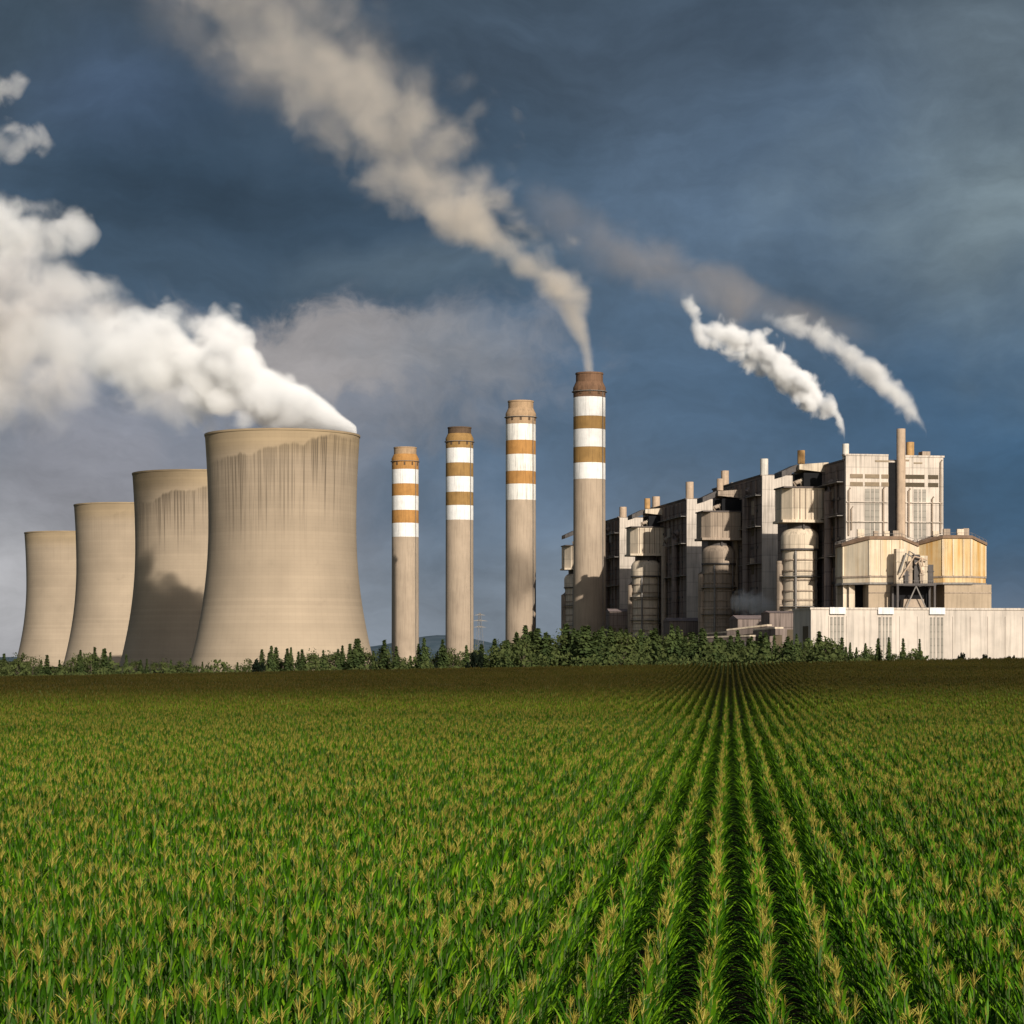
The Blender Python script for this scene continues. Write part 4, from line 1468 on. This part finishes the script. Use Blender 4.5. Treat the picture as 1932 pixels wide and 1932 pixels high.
def scatter(name, pts, coll, label):
    m = bpy.data.meshes.new(name)
    m.from_pydata([p[:3] for p in pts], [], [])
    a = m.attributes.new('rot', 'FLOAT_VECTOR', 'POINT')
    a.data.foreach_set('vector', [q for p in pts for q in (p[6], p[7], p[3])])
    a = m.attributes.new('siz', 'FLOAT', 'POINT')
    a.data.foreach_set('value', [p[4] for p in pts])
    a = m.attributes.new('var', 'INT', 'POINT')
    a.data.foreach_set('value', [p[5] for p in pts])
    o = bpy.data.objects.new(name, m)
    COL.objects.link(o)
    tag(o, label, 'corn', kind='stuff')
    g = bpy.data.node_groups.new(name + '_scatter', 'GeometryNodeTree')
    g.interface.new_socket('Geometry', in_out='INPUT', socket_type='NodeSocketGeometry')
    g.interface.new_socket('Geometry', in_out='OUTPUT', socket_type='NodeSocketGeometry')
    N, Lk = g.nodes, g.links
    gi, go = N.new('NodeGroupInput'), N.new('NodeGroupOutput')
    ci = N.new('GeometryNodeCollectionInfo')
    ci.inputs['Collection'].default_value = coll
    ci.inputs['Separate Children'].default_value = True
    ci.inputs['Reset Children'].default_value = True
    ip = N.new('GeometryNodeInstanceOnPoints')
    ip.inputs['Pick Instance'].default_value = True

    def attr(nm, ty):
        nd = N.new('GeometryNodeInputNamedAttribute')
        nd.data_type = ty
        nd.inputs['Name'].default_value = nm
        return nd.outputs['Attribute']
    er = N.new('FunctionNodeEulerToRotation')
    Lk.new(attr('rot', 'FLOAT_VECTOR'), er.inputs[0])
    Lk.new(gi.outputs[0], ip.inputs['Points'])
    Lk.new(ci.outputs[0], ip.inputs['Instance'])
    Lk.new(attr('var', 'INT'), ip.inputs['Instance Index'])
    Lk.new(er.outputs[0], ip.inputs['Rotation'])
    Lk.new(attr('siz', 'FLOAT'), ip.inputs['Scale'])
    Lk.new(ip.outputs[0], go.inputs[0])
    md = o.modifiers.new('scatter', 'NODES')
    md.node_group = g
    return o


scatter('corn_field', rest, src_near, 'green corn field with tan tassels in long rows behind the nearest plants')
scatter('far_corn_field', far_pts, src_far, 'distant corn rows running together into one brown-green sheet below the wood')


# ---------------------------------------------------------------- steam and smoke
def lerp_list(ts, vs, t):
    if t <= ts[0]:
        return vs[0]
    for i in range(len(ts) - 1):
        if t <= ts[i + 1]:
            return vs[i] + (vs[i + 1] - vs[i]) * (t - ts[i]) / (ts[i + 1] - ts[i])
    return vs[-1]


def plume(name, label, axis, D, pts, density, colour, size, rag, edge, ky=0.9, drift=0.0, cat='steam', group=None, seed=0.0, rate=0.13, depth=None, puff=0.0, aniso=-0.25):
    """a body of vapour: an outline along an axis gives its path and girth in metres; noise tears its edge.
    pts: axis 'x': (u, v top, v bottom, density); axis 'z': (v, u left, u right, density)"""
    rows = []
    for i, p in enumerate(pts):
        if axis == 'x':
            a, lo, hi = xat(p[0], D), zat(p[2], D), zat(p[1], D)
        else:
            a, lo, hi = zat(p[0], D), xat(p[1], D), xat(p[2], D)
        half = (hi - lo) / 2
        rows.append((a, (hi + lo) / 2, half, px(depth[i], D) if depth else half * ky, p[3]))
    rows.sort()
    A = [r[0] for r in rows]
    C = [r[1] for r in rows]
    Hh = [r[2] for r in rows]
    Yy = [r[3] for r in rows]
    Dn = [r[4] for r in rows]
    a0, a1 = A[0], A[-1]
    T = [(a - a0) / (a1 - a0) for a in A]
    ca, cc = (a0 + a1) / 2, sum(C) / len(C)
    org = (ca, D, cc) if axis == 'x' else (cc, D, ca)
    # hull
    rr = random.Random(int(seed * 10) + 3)
    ph = [rr.uniform(0, 6.28) for _ in range(6)]
    n, m = 64, 28
    vs, fs = [], []
    for i in range(n + 1):
        t = i / n
        a = a0 + (a1 - a0) * t - ca
        c = lerp_list(T, C, t) - cc
        h = lerp_list(T, Hh, t)
        yh = lerp_list(T, Yy, t)
        dy_ = drift * (a + ca - a0) if drift >= 0 else -drift * (a1 - (a + ca))
        for k in range(m):
            w = 2 * math.pi * k / m
            b = 1.20 + 0.05 * math.sin(3 * w + ph[0] + t * 23) + 0.05 * math.sin(5 * w + ph[1] - t * 41) + 0.03 * math.sin(2 * w + t * 70 + ph[2])
            y, q_ = math.cos(w) * yh * b + dy_, math.sin(w) * h * b + c
            vs.append((a, y, q_) if axis == 'x' else (q_, y, a))
    for i in range(n):
        for k in range(m):
            k2 = (k + 1) % m
            f = (i * m + k, i * m + k2, (i + 1) * m + k2, (i + 1) * m + k)
            fs.append(f if axis == 'x' else f[::-1])
    c0, c1 = tuple(range(m - 1, -1, -1)), tuple(n * m + k for k in range(m))
    fs += [c0, c1] if axis == 'x' else [c0[::-1], c1[::-1]]
    mat = bpy.data.materials.new(name)
    mat.use_nodes = True
    t = NT(mat.node_tree)
    t.n.clear()
    out_ = t.new('ShaderNodeOutputMaterial')
    vol = t.new('ShaderNodeVolumePrincipled')
    t.link(vol.outputs[0], out_.inputs['Volume'])
    co = t.new('ShaderNodeTexCoord').outputs['Object']
    x, y, z = t.sep(co)
    along = x if axis == 'x' else z
    cross = z if axis == 'x' else x
    tt = t.linmap(along, a0 - ca, a1 - ca)
    lo, hi = min(C), max(C)
    span = max(1e-3, hi - lo)
    c_ = t.linmap(t.curve(tt, [(q_, (c - lo) / span) for q_, c in zip(T, C)]), 0, 1, lo - cc, hi - cc)
    hm = max(Hh)
    ym = max(Yy)
    h_ = t.math('MAXIMUM', t.math('MULTIPLY', t.curve(tt, [(q_, h / hm) for q_, h in zip(T, Hh)]), hm), 0.4)
    y_ = t.math('MAXIMUM', t.math('MULTIPLY', t.curve(tt, [(q_, h / ym) for q_, h in zip(T, Yy)]), ym), 0.4)
    d_ = t.curve(tt, [(q_, d) for q_, d in zip(T, Dn)])
    if drift:
        da = t.math('SUBTRACT', along, a0 - ca) if drift > 0 else t.math('SUBTRACT', a1 - ca, along)
        y = t.math('SUBTRACT', y, t.math('MULTIPLY', da, abs(drift)))
    p1 = t.math('DIVIDE', t.math('SUBTRACT', cross, c_), h_)
    p2 = t.math('DIVIDE', y, y_)
    qq = t.math('SQRT', t.math('ADD', t.math('MULTIPLY', p1, p1), t.math('MULTIPLY', p2, p2)))
    sp = t.vmath('ADD', t.vmath('SCALE', co, scale=1.0 / size), (seed, seed * 1.7, seed * 0.3))
    fb = t.noise(sp, 1.0, 4.0, 0.57, 0.4)
    n1 = t.math('SUBTRACT', fb, 0.5)
    if puff > 0:
        vo = t.new('ShaderNodeTexVoronoi', feature='F1')
        t.link(t.vmath('ADD', sp, t.vmath('SCALE', (1.0, 0.8, 0.6), scale=t.math('MULTIPLY', fb, 0.5))), vo.inputs['Vector'])
        vo.inputs['Scale'].default_value = 1.6
        n1 = t.math('ADD', n1, t.math('MULTIPLY', t.math('SUBTRACT', 0.45, vo.outputs['Distance']), puff))
    n1 = t.math('MULTIPLY', n1, t.linmap(t.math('DIVIDE', h_, hm), 0.0, 0.6, 0.35, 1.0))
    val = t.math('ADD', t.math('SUBTRACT', 1.0 - 0.10 * rag, qq), t.math('MULTIPLY', n1, rag))
    s_ = t.smooth(val, 0.0, edge)
    dens = t.math('MULTIPLY', t.math('MULTIPLY', s_, t.math('MAXIMUM', d_, 0.0)), density)
    t.link(dens, vol.inputs['Density'])
    vol.inputs['Color'].default_value = (*colour, 1)
    vol.inputs['Absorption Color'].default_value = (0, 0, 0, 1)
    vol.inputs['Anisotropy'].default_value = aniso
    mat.cycles.volume_step_rate = rate * 1.4
    o = MB().add(vs, fs).build(name, mat, None, smooth=True, loc=org)
    return tag(o, label, cat, group)


WHITE = (0.995, 0.995, 0.995)
plume('steam_plume', 'dense white steam pouring leftward out of the largest cooling tower', 'x', 1190, [
    (672, 801, 822, .6), (640, 770, 826, 1), (600, 736, 828, 1), (560, 706, 830, 1), (520, 670, 830, 1), (490, 632, 830, 1), (465, 590, 830, 1), (440, 556, 828, 1),
    (415, 542, 834, 1), (385, 548, 828, 1), (350, 562, 806, .8), (300, 564, 785, .6), (250, 566, 765, .42), (200, 572, 745, .28), (140, 572, 725, .16), (70, 562, 705, .08), (10, 562, 695, .0)],
    0.17, WHITE, 24.0, 1.35, 0.45, seed=1.0, rate=0.11, puff=0.42, group='steam from the cooling towers',
    depth=[40, 88, 112, 124, 128, 124, 116, 106, 100, 98, 100, 105, 110, 110, 110, 105, 90])
plume('drifting_steam', 'wide dull grey-pink steam cloud drifting left above the smaller cooling towers', 'x', 1320, [
    (450, 690, 800, 0), (400, 650, 815, .35), (330, 610, 828, .55), (260, 545, 835, .6), (190, 480, 842, .68), (130, 425, 848, .8), (70, 400, 855, .95), (10, 390, 860, 1), (-80, 380, 865, 1), (-160, 390, 860, .5)],
    0.075, (0.945, 0.922, 0.905), 36.0, 2.1, 0.8, seed=4.0, rate=0.10, ky=0.6, group='steam from the cooling towers')
plume('steam_puff', 'bright white steam bank at the left edge, below the curled grey puff', 'x', 1230, [
    (194, 436, 446, 0), (184, 412, 466, .6), (168, 378, 485, 1), (130, 362, 500, 1), (80, 358, 505, 1), (30, 352, 510, 1), (-40, 345, 520, 1), (-110, 340, 530, .6)],
    0.075, WHITE, 22.0, 1.8, 0.6, seed=7.0, rate=0.13, puff=0.4, ky=0.8, group='steam from the cooling towers')
plume('steam_puff', 'small pale steam puff above the left end of the white plume', 'x', 1220, [
    (256, 550, 558, 0), (244, 534, 572, .4), (222, 508, 585, .9), (185, 490, 595, 1), (140, 480, 600, .8), (90, 475, 590, .4), (50, 490, 580, 0)],
    0.06, (0.985, 0.975, 0.965), 18.0, 2.0, 0.7, seed=9.0, rate=0.13, ky=0.8, group='steam from the cooling towers')
plume('steam_puff', 'curled grey steam puff near the left edge, second from the top', 'x', 1240, [
    (108, 270, 276, 0), (100, 252, 292, .5), (82, 232, 308, 1), (50, 224, 316, 1), (10, 226, 330, 1), (-40, 225, 340, 1), (-90, 235, 340, .5)],
    0.05, (0.982, 0.975, 0.968), 15.0, 2.2, 0.7, seed=11.0, rate=0.13, puff=0.3, ky=0.8, group='steam from the cooling towers')
plume('steam_puff', 'uppermost small white steam puff cut by the left edge', 'x', 1240, [
    (60, 150, 156, 0), (53, 138, 168, .5), (36, 128, 190, 1), (8, 132, 208, 1), (-40, 135, 225, 1), (-80, 150, 225, .5)],
    0.06, (0.99, 0.985, 0.98), 13.0, 2.0, 0.7, seed=13.0, rate=0.13, puff=0.3, ky=0.8, group='steam from the cooling towers')
plume('chimney_smoke', 'long tan smoke trail rising from the tallest striped chimney and bending far left', 'z', 1660, [
    (708, 1094, 1130, 1), (660, 1078, 1134, .85), (620, 1052, 1134, .65), (580, 1018, 1134, .5), (545, 975, 1132, .40), (500, 900, 1106, .30), (425, 755, 1056, .19), (360, 650, 1005, .135),
    (300, 605, 970, .105), (250, 545, 945, .085), (180, 440, 930, .066), (120, 350, 850, .054), (60, 310, 785, .046), (0, 250, 745, .034), (-70, 160, 690, .025)],
    0.15, (0.84, 0.77, 0.68), 40.0, 2.4, 0.65, seed=17.0, rate=0.09, puff=0.34, cat='smoke', ky=0.85)
plume('roof_steam', 'bright white steam trail from the white corner stack of the nearest boiler house', 'x', 1156, [
    (1594, 800, 838, .10), (1588, 776, 828, .35), (1572, 740, 812, .9), (1545, 704, 800, 1), (1510, 666, 786, 1), (1470, 634, 752, 1), (1430, 610, 718, 1), (1390, 594, 690, .9),
    (1355, 588, 670, .75), (1328, 584, 664, .5), (1313, 552, 654, .3), (1298, 536, 612, .2), (1282, 545, 585, 0)],
    0.70, WHITE, 12.0, 2.2, 0.8, seed=23.0, rate=0.13, puff=0.3, group='steam trails over the boiler houses')
plume('roof_steam', 'thinner grey-white steam trail from the short orange stack, right of the bright one', 'x', 1168, [
    (1748, 798, 832, .15), (1733, 764, 822, .35), (1715, 726, 810, .55), (1690, 694, 790, .7), (1650, 660, 758, .7), (1610, 630, 728, .65), (1570, 604, 694, .6), (1530, 584, 664, .5),
    (1490, 574, 640, .4), (1455, 574, 624, .25), (1436, 585, 610, 0)],
    0.34, (0.985, 0.978, 0.968), 13.0, 2.3, 0.9, seed=29.0, rate=0.13, puff=0.2, group='steam trails over the boiler houses')
plume('dark_smoke', 'thin dark grey smoke veil between the tan chimney smoke and the white roof steam', 'x', 1500, [
    (1660, 600, 670, 0), (1560, 556, 665, .5), (1480, 525, 655, .8), (1400, 480, 645, 1), (1320, 445, 635, 1), (1250, 412, 610, .85), (1180, 372, 580, .65), (1120, 340, 540, .5), (1050, 310, 500, .3), (980, 320, 450, 0)],
    0.030, (0.50, 0.46, 0.44), 38.0, 2.2, 0.9, seed=31.0, rate=0.10, cat='smoke')
plume('ground_steam', 'small dim steam wisp low between the middle and nearest ribbed silos', 'x', 1275, [
    (1378, 1125, 1150, .2), (1390, 1110, 1162, .8), (1415, 1106, 1170, 1), (1440, 1112, 1168, .8), (1462, 1128, 1160, .4), (1475, 1140, 1155, 0)],
    0.12, (0.97, 0.965, 0.96), 5.0, 1.7, 0.5, seed=37.0, rate=0.14, group='steam trails over the boiler houses')
plume('smoke_cloud', 'wide faint grey-brown smoke cloud at the top, left of the bent tan trail', 'x', 1760, [
    (820, 90, 200, 0), (760, 30, 270, .5), (690, 0, 320, .9), (600, -30, 330, 1), (500, -60, 310, .95), (410, -80, 250, .75), (330, -80, 190, .4), (250, -60, 130, 0)],
    0.0085, (0.72, 0.66, 0.60), 60.0, 2.2, 1.0, seed=41.0, rate=0.10, cat='smoke')
